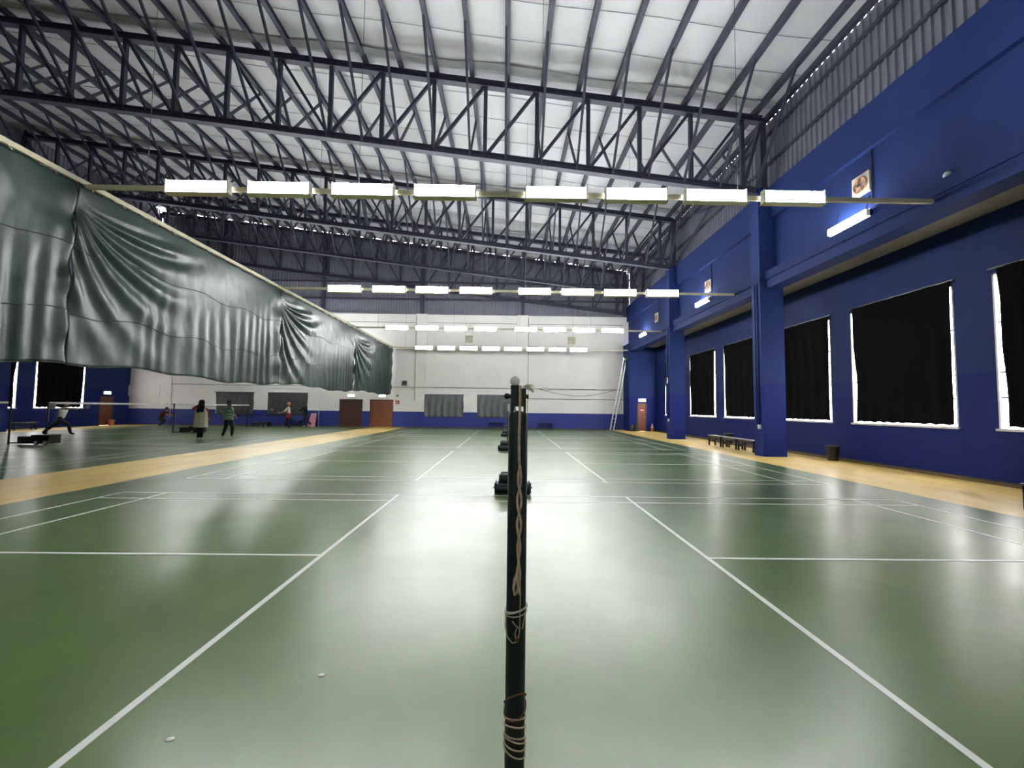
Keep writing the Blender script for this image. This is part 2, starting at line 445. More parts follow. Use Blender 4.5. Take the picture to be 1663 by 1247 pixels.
NW = [0]
def window(axis, c, a, b, z0, z1, sgn, label):
    """c: inner wall face; sgn: +1 outside lies toward +axis"""
    NW[0] += 1
    def bx(a0, a1, d0, d1, zz0, zz1):
        lo, hi = sorted((c + sgn * d0, c + sgn * d1))
        return B(lo, hi, a0, a1, zz0, zz1) if axis == 'x' else B(a0, a1, lo, hi, zz0, zz1)
    o0 = (c, (a + b) / 2, z0) if axis == 'x' else ((a + b) / 2, c, z0)
    t = thing('window_%d' % NW[0], o0, label, 'window', kind='structure')
    fr = MB()
    for q in (bx(a, a + .04, 0, .1, z0, z1), bx(b - .04, b, 0, .1, z0, z1), bx(a, b, 0, .1, z1 - .04, z1), bx(a, b, 0, .1, z0, z0 + .04)): fr.add(q.v, q.f)
    obj('window_frame', fr, 'window_white', t)
    obj('window_sill', bx(a - .03, b + .03, -.05 if axis == 'x' else -.015, .0, z0 - .02, z0 + .03), 'window_white', t)
    n = 3
    for k in range(1, n): obj('mullion', bx(a + (b - a) * k / n - .025, a + (b - a) * k / n + .025, .04, .09, z0 + .04, z1 - .04), 'window_white', t)
    for fz in (.2, .36, .68): obj('transom', bx(a + .04, b - .04, .04, .08, z0 + (z1 - z0) * fz, z0 + (z1 - z0) * fz + .035), 'black_metal', t)
    for k in range(n): obj('pane', bx(a + (b - a) * k / n + .025, a + (b - a) * (k + 1) / n - .025, .085, .09, z0 + .04, z1 - .04), 'glass', t)
    return t
def blackout(axis, c, a, b, z0, z1, sgn, m, label, cat, ga, gb, gbot, folds=.012, seed=0, group=None):
    """cloth hung on the room side of the wall, leaving slits ga (at a), gb (at b), gbot"""
    def fn(u, v):
        z = z1 + .1 - v * (z1 + .1 - z0 - gbot)
        e0 = ga * (.55 + .6 * min(1, v * 1.5)); e1 = gb * (.6 + .5 * min(1, v * 1.6)) + .02 * math.sin(v * 9 + seed)
        al = a + e0 + u * (b - e1 - a - e0)
        d = .05 + folds * (math.sin(u * 37 + seed + 2 * math.sin(v * 2.3)) * (.3 + .7 * v) + .8 * noise.noise(Vector((u * 9 + seed, v * 3, seed))))
        if v > .98: z += .012 * math.sin(u * 60 + seed)
        return (c - sgn * d, al, z) if axis == 'x' else (al, c - sgn * d, z)
    g = MB().grid(fn, 60, 24)
    o0 = (c, (a + b) / 2, z0) if axis == 'x' else ((a + b) / 2, c, z0)
    o = obj('window_curtain', g, m, loc=o0, smooth=True, label=label, cat=cat, group=group)
    sm = o.modifiers.new('thickness', 'SOLIDIFY'); sm.thickness = .006
    lo, hi = sorted((c - sgn * .02, c - sgn * .05))
    rod = B(lo, hi, a - .05, b + .05, z1 + .09, z1 + .12) if axis == 'x' else B(a - .05, b + .05, lo, hi, z1 + .09, z1 + .12)
    obj('curtain_rod', rod, 'black_metal', o)
    return o
wl = ['at the right picture edge', 'second from the right edge, widest in view', 'just right of the near blue pillar', 'just left of the near blue pillar', 'just right of the farther blue pillar', 'just left of the farther blue pillar']
for k, (a, b) in enumerate(WIN_R):
    window('x', XW, a, b, ZS0, ZS1, 1, 'white framed window in the blue wall ' + wl[k])
    blackout('x', XW, a, b, ZS0, ZS1, 1, 'blackout', 'black blackout cloth over the window ' + wl[k], 'curtain', .055, .2, .075, seed=k * 1.7, group='blackout cloths on the right wall')

# left side
WIN_L = [(13.8, 16.8), (17.8, 20.8), (21.7, 24.7), (25.6, 28.6)]
mb = cells(MB(), 'x', LW - .1, LW, YB, YF, 0, 6.1, [(a, b, ZS0, ZS1) for a, b in WIN_L] + [(29.7, 30.75, 0, 2.05)])
obj('wall_left', mb, 'blue_paint', label='dark blue window wall on the far left', cat='wall', kind='structure')
ll = ['hidden nearest behind the left net post', 'second nearest in the left hall', 'showing only a bright slit', 'behind the player in white']
for k, (a, b) in enumerate(WIN_L):
    window('x', LW, a, b, ZS0, ZS1, -1, 'window of the left hall ' + ll[k])
    blackout('x', LW, a, b, ZS0, ZS1, -1, 'blackout', 'black cloth on the left hall window ' + ll[k], 'curtain', .06, .18, .07, seed=k * 2.3 + 5, group='blackout cloths on the left wall')
wu = MB(); wu.box(LU - .2, LU, YB, YF, 6.2, 9.27)
wl_u = obj('wall_left_upper', wu, 'blue_paint', label='blue upper wall band of the left hall', cat='wall', kind='structure')
obj('lower_beam', B(LU - .2, LP - .2, YB, YF, 5.7, 6.28), 'blue_paint', wl_u)
obj('ceiling_left_aisle', B(LW, LU - .2, YB, YF, 6.0, 6.1), 'beige_panel', label='ceiling over the left aisle', cat='ceiling', kind='structure')
mb = B(LW - .2, XW + .2, YB - .2, YB, 0, 8.6)
obj('wall_back', mb, 'far_wall_paint', label='white wall behind the camera', cat='wall', kind='structure')
obj('wall_back_cladding', MB().add([(LW - .2, YB, 8.6), (XW, YB, 8.6), (XW, YB, zr(XW) + .3), (LW - .2, YB, zr(LW) + .3)], [(0, 1, 2, 3)]), 'cladding', label='grey cladding gable behind the camera', cat='wall', kind='structure')

# far windows with grey sheets
fw = ['dark left one behind the checked shirt', 'dark right one behind the orange cap', 'pleated grey left one', 'pleated grey right one beside the net post']
for k, (a, b) in enumerate(WIN_FAR):
    window('y', YF, a + .1, b - .1, .92, 2.36, 1, 'end wall window behind the sheet ' + fw[k])
    blackout('y', YF, a, b, .81, 2.38, 1, 'dark_sheet' if k < 2 else 'grey_sheet', 'sheet covering an end wall window, ' + fw[k], 'curtain', -.0 if k else .15, 0, 0, folds=.012 if k < 2 else .035, seed=k * 3.1, group='sheets on the end wall')

# doors
def door(n, x0, x1, y, h, m, leaves, label, sign=True):
    t = thing('door_%d' % n, ((x0 + x1) / 2, y, 0), label, 'door', kind='structure')
    fr = MB(); fr.box(x0, x0 + .06, y - .03, y + .12, 0, h); fr.box(x1 - .06, x1, y - .03, y + .12, 0, h); fr.box(x0, x1, y - .03, y + .12, h - .06, h)
    obj('door_frame', fr, 'door_trim', t)
    w = (x1 - x0 - .12) / leaves
    for k in range(leaves):
        a = x0 + .06 + w * k
        lf = obj('door_leaf', B(a + .001, a + w - .001, y + .02, y + .065, .045 if leaves == 2 else .004, h - .05), m, t)
        hx = a + w - .1 if (leaves == 1 or k == 0) else a + .1
        obj('handle', MB().tube([(hx, y + .02, 1.0), (hx, y - .04, 1.0), (hx + (.1 if k else -.1), y - .04, 1.0)], .012), 'chrome', lf)
        for hz in (.35, 1.0, 1.7): obj('panel_strip', B(a + .05, a + w - .05, y + .012, y + .02, hz, hz + .012), m, lf)
    return t
door(1, *DOORS_FAR[0], YF, 2.05, 'wood_door_dark', 2, 'dark brown double door, left of the pair in the white end wall')
door(2, *DOORS_FAR[1], YF, 2.05, 'wood_door', 2, 'reddish brown double door, right of the pair, daylight beneath it')
d3 = door(3, 9.18, 9.86, 30.5, 2.0, 'wood_door', 1, 'single brown door with red sign at the end of the right aisle')
obj('door_sign', B(9.36, 9.68, 30.5 + .005, 30.519, 1.42, 1.56), 'sign_red', d3, label='small red notice plate')
obj('sign_text', B(9.39, 9.65, 30.5 + .001, 30.506, 1.47, 1.51), 'tape_white', d3)
t = thing('door_4', (LW, 30.2, 0), 'brown door in the far left blue wall', 'door', kind='structure')
obj('door_leaf', B(LW - .06, LW - .02, 29.75, 30.7, .004, 2.02), 'wood_door', t)
fr = MB(); fr.box(LW - .1, LW + .03, 29.7, 29.76, 0, 2.05); fr.box(LW - .1, LW + .03, 30.69, 30.75, 0, 2.05); fr.box(LW - .1, LW + .03, 29.7, 30.75, 2.0, 2.05)
obj('door_frame', fr, 'door_trim', t)
obj('handle', MB().tube([(LW - .02, 29.86, 1.0), (LW + .04, 29.86, 1.0), (LW + .04, 29.98, 1.0)], .012), 'chrome', t)

def exit_sign(x, y, z, label, side=False):
    t = thing('exit_sign', (x, y, z), label, 'exit sign', 'lit exit signs')
    if side: obj('case', B(x - .06, x, y - .28, y + .28, z - .1, z + .12), 'lamp_white', t); obj('lit_panel', B(x, x + .01, y - .26, y + .26, z - .08, z + .1), 'exit_light', t)
    else: obj('case', B(x - .27, x + .27, y - .07, y, z - .11, z + .11), 'lamp_white', t); obj('lit_panel', B(x - .25, x + .25, y - .08, y - .07, z - .09, z + .09), 'exit_light', t)
exit_sign(-11.7, YF, 2.32, 'lit exit sign above the dark brown double door')
exit_sign(-9.4, YF, 2.32, 'lit exit sign above the reddish double door')
exit_sign(9.52, 30.5, 2.2, 'lit exit sign above the single door in the right aisle')
exit_sign(LW + .06, 30.2, 2.25, 'lit exit sign above the far left door', True)

# ------------------------------------------------------------------ roof
RX0, RX1 = LU - .2, 9.2
def roof_fn(u, v):
    x = RX0 + (RX1 - RX0) * u; y = YB - .2 + (YF + .32 - YB) * v
    ph = ((x + .27) / 1.25) % 1.0
    sag = -.05 * math.sin(PI * ph) * (.6 + .4 * noise.noise(Vector((x * .5, y * .4, 1.3))))
    return (x, y, zr(x) + .215 + sag + .02 * noise.noise(Vector((x * .7, y * 1.1, 4))))
g = MB().grid(roof_fn, 200, 120)
ceiling = obj('ceiling', g, 'foil', smooth=True, label='sloping roof lined with pale silver insulation', cat='roof', kind='structure')
g2 = MB().add([(RX0 - .3, YB - .3, zr(RX0 - .3) + .32), (RX1, YB - .3, zr(RX1) + .32), (RX1, YF + .15, zr(RX1) + .32), (RX0 - .3, YF + .15, zr(RX0 - .3) + .32)], [(0, 1, 2, 3)])
obj('roof_sheet', g2, 'cladding', ceiling)
PX = [-.27 + 1.25 * j for j in range(-21, 8)]
PX = [x for x in PX if x > RX0 + .2] + [9.02]
for x in PX:
    pm = MB(); z = zr(x)
    pm.beam((x, YB, z + .1), (x, YF, z + .1), .07, .2); pm.beam((x + .05, YB, z + .195), (x + .05, YF, z + .195), .1, .012); pm.beam((x + .05, YB, z + .006), (x + .05, YF, z + .006), .13, .014)
    obj('purlin', pm, 'steel_navy', ceiling)
y = 5.0
while y < YF - .5:
    wm = MB(); prev = None
    N = 29
    for i in range(N):
        x = RX0 + (RX1 - RX0) * i / (N - 1)
        wm_p = (x, y + .04 * math.sin(i * 1.3 + y), zr(x) + .17)
        if prev: wm.beam(prev, wm_p, .012, .008)
        prev = wm_p
    obj('lining_wire', wm, 'wire', ceiling)
    y += 1.3
for yb in (6.0, 14.05, 22.1, 27.5):
    obj('lining_overlap', MB().grid(lambda u, v: (RX0 + (RX1 - RX0) * u, yb - .17 + .34 * v + .06 * math.sin(u * 40), zr(RX0 + (RX1 - RX0) * u) + .15 + .02 * math.sin(u * 90)), 120, 2), 'foil_band', ceiling, smooth=True)

# ------------------------------------------------------------------ trusses
def truss(Y, label, depth=2.75, braces=True, gable=False):
    t = thing('roof_truss', (-8.8, Y, zr(-8.8) - depth), label, 'roof truss', 'navy steel roof trusses')
    S = 'steel_navy'
    xa, xb = 8.75, -26.3
    top = lambda x: Vector((x, Y, zr(x) - .12)); bot = lambda x: Vector((x, Y, zr(x) - depth))
    for fn, nm in ((top, 'top_chord'), (bot, 'bottom_chord')):
        m = MB(); a, b = fn(xa), fn(xb)
        m.beam(a + Vector((0, 0, .1)), b + Vector((0, 0, .1)), .24, .03); m.beam(a - Vector((0, 0, .1)), b - Vector((0, 0, .1)), .24, .03); m.beam(a, b, .05, .2)
        obj(nm, m, S, t)
    nodes = [8.05 - 1.81 * i for i in range(20)]
    mid = 8
    for i, x in enumerate(nodes):
        obj('vertical', MB().beam(bot(x), top(x), .13, .13, (0, 1, 0)), S, t)
        if i < mid: p, q = top(x), bot(nodes[i + 1])
        elif i > mid: p, q = top(x), bot(nodes[i - 1])
        else: continue
        obj('diagonal', MB().beam(p, q, .1, .1, (0, 1, 0)), S, t)
    obj('diagonal', MB().beam(bot(8.05), top(8.75), .1, .1, (0, 1, 0)), S, t)
    if braces:
        for x in PX[:-1]:
            for s in (-1, 1):
                if Y + s * 2.3 > YF - .1: continue
                obj('fly_brace', MB().beam(bot(x), (x, Y + s * 2.3, zr(x) + .05), .075, .075), S, t)
    return t
truss(14.5, 'navy steel roof truss closest to the camera')
truss(22.6, 'second navy roof truss, above the farther blue pillar')
truss(27.9, 'third navy roof truss, just before the gable wall')
truss(YF - .25, 'last roof truss against the grey gable cladding', depth=3.2, braces=False)
truss(6.3, 'roof truss overhead of the camera, out at the top edge')

# long diagonal bracing between trusses near the right eave
for Ya, Yb, lab in ((14.5, 22.6, 'near'), (22.6, 27.9, 'far')):
    t = thing('eave_bracing', (8.8, (Ya + Yb) / 2, 9.3), 'crossed steel bracing along the right eave in the %s bay' % lab, 'bracing', 'eave bracing')
    for za, zb_ in ((9.4, 11.7), (11.7, 9.4)):
        obj('brace_rod', MB().beam((8.85, Ya + .2, za), (8.85, Yb - .2, zb_), .09, .09), 'steel_navy', t)
    obj('top_rail', MB().beam((8.85, Ya, 11.72), (8.85, Yb, 11.72), .12, .12), 'steel_navy', t)

# ------------------------------------------------------------------ lamp bars and fluorescent fixtures
def make_fixture(y, z, x):
    t = thing('fluorescent_light', (x, y, z), 'fixture', 'light', 'fluorescent fixtures on the lamp bars')
    obj('housing', B(x - .62, x + .62, y - .018, y + .018, z - .14, z + .12), 'lamp_white', t)
    tray = MB(); tray.box(x - .64, x + .64, y - .075, y + .075, z - .165, z - .145); obj('lower_lip', tray, 'bar_beige', t)
    for s in (-1, 1):
        obj('end_cap', B(x + s * .615 - .012, x + s * .615 + .012, y - .07, y + .07, z - .14, z + .12), 'lamp_white', t)
        for dz in (-.095, -.01, .075):
            obj('tube', MB().tube([(x - .6, y + s * .045, z + dz), (x + .6, y + s * .045, z + dz)], .0205, 6, False), 'tube', t, smooth=True)
    return t
ROWS = [(8.43, 5.86, 'nearest', [308, 442, 580, 716, 901, 1034.5, 1168, 1299.5]),
        (16.2, 5.99, 'second', [555, 627.5, 698, 770, 866.5, 937.5, 1007.5, 1077.5]),
        (24.0, 5.96, 'third', [642, 691, 738, 786.5, 853, 900, 948, 995]),
        (30.6, 5.76, 'farthest', [687, 723, 759.5, 796, 832, 868.5, 904.5, 939])]
ordn = ['first', 'second', 'third', 'fourth', 'fifth', 'sixth', 'seventh', 'eighth']
proto = None
for y, z, nm, us in ROWS:
    bar = thing('lamp_bar', (0, y, z), 'beige bar spanning from curtain rail to blue wall, %s lamp row' % nm, 'lamp bar', 'lamp bars')
    obj('bar', B(-8.72, XP + .16, y + .085, y + .155, z + .0, z + .085), 'bar_beige', bar)
    for xh in (-7.5, -3.2, .55, 4.6):
        obj('hanger_wire', MB().beam((xh, y + .12, z + .08), (xh, y + .12, zr(xh)), .008, .008), 'wire', bar)
    for k, u in enumerate(us):
        x = -.1067 + (u - 823.7) * y / 694.68
        if proto is None: proto = make_fixture(y, z - .01, x); o = proto
        else: o = copy_tree(proto)
        o.location = (x, y, z + .03)
        if nm == 'farthest':
            for c_ in [c_ for c_ in o.children if c_.name.startswith('tube') and c_.data.vertices[0].co.y > .02]: bpy.data.objects.remove(c_)
        o['label'] = 'fluorescent light fixture, %s from the curtain on the %s lamp bar' % (ordn[k], nm)
for y, z, nm in ((24.0, 5.96, 'nearer'), (30.6, 5.76, 'farther')):
    bar = thing('lamp_bar', (-17.6, y, z), 'lamp bar of the left hall behind the curtain, %s one' % nm, 'lamp bar', 'lamp bars')
    obj('bar', B(LP - .1, -8.8, y + .085, y + .155, z, z + .085), 'bar_beige', bar)
    for k in range(5):
        o = copy_tree(proto); o.location = (-10.8 - 1.8 * k, y, z + .03)

        o['label'] = 'left hall light fixture, %s from the curtain on the %s bar' % (ordn[k], nm)

def wall_lamp(y, label):
    z = 6.5; x = XU - .12
    t = thing('wall_lamp', (x, y, z), label, 'light', 'fluorescent lamps on the blue upper wall')
    obj('batten', B(x - .02, x + .04, y - .66, y + .66, z - .1, z + .1), 'lamp_white', t)
    for dz in (-.055, .055): obj('tube', MB().tube([(x - .07, y - .6, z + dz), (x - .07, y + .6, z + dz)], .045, 8, False), 'tube', t, smooth=True)
    for s in (-1, 1):
        obj('end_cap', B(x - .1, x + .04, y + s * .64 - .02, y + s * .64 + .02, z - .08, z + .08), 'lamp_white', t)
        obj('hanger', MB().beam((x, y + s * .5, z + .05), (XU, y + s * .5, z + .5), .012, .012), 'black_metal', t)
wall_lamp(10.95, 'fluorescent lamp on the blue upper wall nearest the camera')
wall_lamp(19.4, 'middle fluorescent lamp on the blue upper wall')
wall_lamp(28.0, 'farthest small fluorescent lamp on the blue upper wall')

def fan_vent(y, z, label):
    x = XU
    t = thing('vent_fan', (x, y, z), label, 'vent fan', 'square wall vent fans')
    fr = MB(); s = .27
    fr.box(x - .05, x, y - s, y + s, z - s, z + s); obj('plate', fr, 'vent_frame', t)
    obj('rim', MB().tube([(x - .06, y + .2 * math.cos(a), z + .2 * math.sin(a)) for a in [2 * PI * i / 24 for i in range(25)]], .022, 6, False), 'vent_copper', t, smooth=True)
    obj('hub', MB().lathe([(.0, -.1), (.05, -.1), (.06, -.06)], (x, y, z), 12, 'x'), 'chrome', t)
    for k in range(5):
        a = 2 * PI * k / 5; obj('blade', MB().beam((x - .07, y + .05 * math.cos(a), z + .05 * math.sin(a)), (x - .07, y + .19 * math.cos(a + .3), z + .19 * math.sin(a + .3)), .07, .008, (1, .4, 0)), 'vent_copper', t)
    obj('cable_drop', MB().tube([(x - .02, y - .33, z + .9), (x - .02, y - .33, z - .55)], .012), 'black_metal', t)
fan_vent(10.65, 7.38, 'square white vent fan above the nearest wall lamp')
fan_vent(19.1, 7.17, 'square vent fan above the middle wall lamp')
fan_vent(25.8, 7.17, 'farthest small vent fan on the blue upper wall')
obj('dome_sensor', MB().ball((XU - .045, 8.5, 6.45), .075, 14, 10), 'lamp_white', loc=(XU, 8.5, 6.42), smooth=True, label='small white dome sensor on the blue upper wall', cat='sensor')
for x, lab in ((-3.04, 'left'), (4.7, 'right')):
    t = thing('wall_vent', (x, YF, 6.67), 'beige louvred vent on the white wall, %s one' % lab, 'vent', 'vents on the white wall')
    obj('vent_border', B(x - .29, x + .29, YF - .03, YF, 6.4, 6.95), 'vent_beige', t)
    for k in range(7): obj('louvre', MB().beam((x - .26, YF - .045, 6.44 + .075 * k), (x + .26, YF - .045, 6.44 + .075 * k), .03, .045, (0, .5, 1)), 'vent_beige', t)

# small fittings on the far wall
t = thing('flood_light', (-7.75, YF, 3.3), 'grey flood light on the white wall right of the curtain', 'flood light')
obj('bracket', B(-7.95, -7.55, YF - .12, YF, 3.12, 3.16), 'cable', t); obj('lamp_head', B(-7.92, -7.6, YF - .22, YF - .08, 3.2, 3.46), 'dark_sheet', t)
t = thing('alarm_box', (-8.29, YF, 1.87), 'small red fire alarm box right of the double doors', 'alarm box')
obj('case', B(-8.4, -8.16, YF - .08, YF, 1.74, 2.0), 'red', t); obj('glass_disc', MB().lathe([(.06, -.1), (.06, -.08)], (-8.28, YF, 1.87), 12, 'y'), 'tape_white', t)
obj('bell', MB().lathe([(.0, -.09), (.07, -.08), (.08, 0)], (-8.3, YF, 2.35), 14, 'y'), 'cable', loc=(-8.3, YF, 2.35), label='small grey alarm bell above the red box', cat='bell')
def cable(pts, r, label, cat='cable', m='cable', loc=None):
    return obj('cable', MB().tube(pts, r, 5), m, loc=loc or pts[0], smooth=True, label=label, cat=cat)
cable([(-25, YF - .1, 3.02), (-14.6, YF - .1, 3.0), (-7, YF - .1, 3.0), (.5, YF - .1, 2.99), (8.5, YF - .05, 2.97)], .018, 'thin grey cable running along the white end wall')
cable([(2.2 + 6.2 * s, YF - .09, 3.0 - .56 * math.sin(PI * s) + .1 * s) for s in [i / 14 for i in range(15)]], .014, 'drooping thin cable on the white wall right of the net post')
cable([(-14.05, YF - .1, 0), (-14.05, YF - .1, 3.0)], .03, 'white vertical pipe on the end wall beside the pink board', 'pipe', 'tape_white')
cable([(-7.0, YF - .1, 2.0), (-7.0, YF - .1, 8.4)], .02, 'grey vertical conduit beside the flood light on the white wall', 'pipe')
cable([(1.42, YF - .03, 1.2), (1.42, YF - .03, 8.4)], .018, 'grey vertical conduit on the white wall right of the net post', 'pipe')
t = thing('speaker_box', (8.55, 30.9, 5.2), 'small camera on the blue corner near the leaning ladder', 'camera')
obj('arm', MB().tube([(8.6, 30.9, 5.25), (8.45, 30.9, 5.2)], .02), 'lamp_white', t); obj('camera_body', MB().beam((8.45, 30.95, 5.2), (8.4, 30.72, 5.12), .09, .09), 'lamp_white', t); t.name = 'wall_camera'

# ------------------------------------------------------------------ divider curtain
CX = -8.75
rail = thing('curtain_rail', (CX, 15, 5.97), 'long beige rail carrying the green divider curtain', 'curtain rail')
obj('rail_bar', B(CX - .035, CX + .035, -1.5, YF - .05, 5.93, 6.03), 'bar_beige', rail)
for k in range(44):
    y = .2 + .73 * k
    obj('cord_loop', MB().tube([(CX + .05 * math.cos(a), y + .33 * math.sin(a / 2 - PI / 2), 5.93 - .05 * math.sin(a / 2) ** 2) for a in [2 * PI * i / 8 for i in range(9)]], .008, 4), 'rope_white', rail)
PB = [0.2, 8.37, 16.1, 24.0, 31.85]
hem = lambda y: 2.25 + .0085 * max(0, y - 9) + .06 * math.sin(y * .8)
cl = ['nearest at the left picture edge', 'large second panel from the camera', 'third panel from the camera with swag folds', 'farthest panel ending at the white wall']
for k in range(4):
    y0, y1 = PB[k], PB[k + 1]; L = y1 - y0; sd = k * 7.3
    def fn(u, v, y0=y0, L=L, sd=sd, k=k):
        y = y0 + .004 + (L - .008) * u; H = 5.92 - hem(y); z = 5.92 - H * v
        a = y - y0; b = y0 + L - y; dn = v * H
        # swag folds fanning out from the pinned upper corner on the near side
        th = math.atan2(dn - .35, a + .12); r = math.hypot(a, dn - .35)
        sm_ = lambda e0, e1, q: (lambda w: w * w * (3 - 2 * w))(max(0, min(1, (q - e0) / (e1 - e0))))
        wsw = math.exp(-((r - 1.7) / 1.5) ** 2) * sm_(.0, .5, dn - .2)
        bend = th + .12 * r
        sw = (.8 + .7 * noise.noise(Vector((bend * 4 + sd, .4, 2)))) * math.sin(bend * 24 + 1.3 * noise.noise(Vector((bend * 3, r * .3, sd)))) * wsw * .06
        # hanging folds, loose at the top and deeper towards the hem
        whf = sm_(1.2, 3.4, a) * sm_(.1, .75, v) + .25 * sm_(.35, .9, v)
        ph = a * 14 + 7 * noise.noise(Vector((a * .6 + sd, v * .35, .5)))
        hf = math.sin(ph) * .034 * whf * (.25 + .9 * max(0, noise.noise(Vector((a * .8 + sd, .3, v * .9))) + .4))
        # gathers at the seam
        gt = math.sin(dn * 7 + 2 * noise.noise(Vector((dn, sd, a)))) * .03 * (math.exp(-a * 3.5) + math.exp(-b * 3.5))
        cr = .03 * noise.noise(Vector((a * .9, dn * .6, sd))) + .007 * noise.noise(Vector((a * 4, dn * 3, sd + 3))) + .006 * noise.noise(Vector((a * 7, dn * 3, sd)))
        scal = .05 * abs(math.sin(a * 4.3)) * max(0, 1 - v * 12)
        env = min(1, v * 7)
        return (CX + .02 + .012 * (k % 2) + (sw + hf + cr) * env + gt, y, z - scal - (.03 * math.sin(a * 3) * v))
    nu = int(L / .045)
    p = obj('divider_curtain', MB().grid(fn, nu, 80), 'tarp', loc=(CX, (y0 + y1) / 2, 2.3), smooth=True, label='dark green glossy divider curtain, ' + cl[k], cat='curtain', group='green divider curtains')
    sm = p.modifiers.new('thickness', 'SOLIDIFY'); sm.thickness = .008
    for fz in (.36, .72):
        sp = MB(); pts = [Vector(fn(i / 60, fz + .012 * math.sin(i * .4))) + Vector((.012, 0, 0)) for i in range(61)]
        sp.tube(pts, .009, 4); obj('seam_strip', sp, 'seam', p)
    sp = MB().tube([Vector(fn(i / 60, 1.0)) for i in range(61)], .014, 5); obj('hem', sp, 'seam', p)

# ------------------------------------------------------------------ foreground net post
t = thing('net_post', (-.068, 1.5, 0), 'black net post in the foreground with white ball cap and knotted ropes', 'net post', 'badminton net posts')
px, py = -.068, 1.5
obj('pole', MB().lathe([(.0335, 0), (.0335, 1.495), (.031, 1.505), (.012, 1.512)], (px, py, 0), 24), 'post_paint', t, smooth=False)
for s in (-1, 1): obj('fork_plate', B(px + s * .0225 - .004, px + s * .0225 + .004, py - .012, py + .012, 1.5, 1.592), 'black_metal', t)
obj('pulley_block', B(px - .02, px + .022, py - .016, py + .016, 1.527, 1.59), 'plastic_black', t)
obj('wing_bolt', MB().tube([(px - .042, py, 1.563), (px + .036, py, 1.563)], .008, 8), 'black_metal', t)
obj('knob', MB().ball((px - .04, py, 1.563), .011), 'black_metal', t, smooth=True)
obj('clip_left', B(px - .038, px - .03, py - .01, py + .01, 1.51, 1.535), 'chrome', t)
obj('ball_cap', MB().ball((px - .012, py, 1.6165), .0178, 18, 12), 'ball_white', t, smooth=True)
obj('cap_band', MB().lathe([(.0165, 1.588), (.0165, 1.601)], (px - .011, py, 0), 14), 'plastic_black', t)
def zigzag(pts, amp, f, ph=0):
    return [(x + amp * math.sin(i * f + ph), y - amp * .4 * math.cos(i * f + ph), z) for i, (x, y, z) in enumerate(pts)]
yf = py - .036
n = 40
rp = obj('rope', MB().tube([(px + .004 + .001 * math.sin(i * .5), yf, 1.6 - .27 * i / 14) for i in range(15)], .0052, 6), 'rope', t, smooth=True)
for ph in (0, PI):
    obj('rope_strand', MB().tube([(px + .006 + .007 * math.sin(i * .42 + ph) * (.4 + .6 * abs(math.sin(i * .11))), yf - .005 * math.cos(i * .42 + ph), 1.33 - .43 * i / n) for i in range(n + 1)], .0044, 6), 'rope', t, smooth=True)
obj('rope_tail', MB().tube([(px + .004, yf - .004, .98), (px - .006, yf - .006, .95), (px - .01, yf - .006, .925), (px - .006, yf - .005, .90)], [.004, .006, .005, .004], 6), 'rope', t, smooth=True)
obj('cord', MB().tube([(px + .011, yf + .002, .99), (px + .013, yf + .002, .9), (px + .012, yf + .002, .79)], .0022, 5), 'rope', t, smooth=True)
def ring(z, tilt, r, rad, ph=0, m='rope_white', nm='cord_ring'):
    pts = [(px + r * math.cos(a), py + r * math.sin(a), z + tilt * math.cos(a + ph)) for a in [2 * PI * i / 28 for i in range(29)]]
    obj(nm, MB().tube(pts, rad, 5, False), m, t, smooth=True)
ring(.845, .010, .0375, .0024); ring(.838, .013, .038, .0024, .4); ring(.83, .006, .037, .002, -.3)
obj('cord_loop', MB().tube([(px - .034, yf + .02, .835), (px - .037, yf + .008, .80), (px - .03, yf, .765), (px - .012, yf - .003, .745), (px + .006, yf - .004, .752), (px + .012, yf - .003, .785), (px + .004, yf - .004, .80), (px - .004, yf - .003, .775), (px + .0, yf - .004, .757)], .0022, 5), 'rope', t, smooth=True)
obj('cord_knot', MB().ball((px + .004, yf - .002, .757), .008, 8, 6, (1, .7, 1.3)), 'rope_brown', t, smooth=True)
obj('cord_end', MB().tube([(px - .014, yf, .815), (px + .0, yf - .004, .80), (px + .02, yf, .79), (px + .03, yf + .012, .83)], .002, 5), 'rope', t, smooth=True)
ring(.545, .035, .0365, .0028, 1.2, 'rope_brown'); ring(.515, .022, .0365, .0026, -1.0, 'rope_brown')
for k, z in enumerate((.49, .462, .432, .42, .40, .38)): ring(z, .010 + .004 * (k % 2), .0365, .0028, PI / 2 + .3 * k, 'rope')
tuft = MB(); rr = random.Random(3)
for k in range(26):
    a = rr.uniform(-.5, .75); l = rr.uniform(.02, .045); y_ = rr.uniform(-.015, .01)
    p0 = Vector((px + .008, yf + .02, 1.592)); p1 = p0 + Vector((l * .5, y_ * .5, l * .3 * math.cos(a))); p2 = p0 + Vector((l, y_, -l * math.sin(a) * .6))
    tuft.tube([p0, p1, p2], .0013, 4)
obj('frayed_cord', tuft, 'rope_white', t)

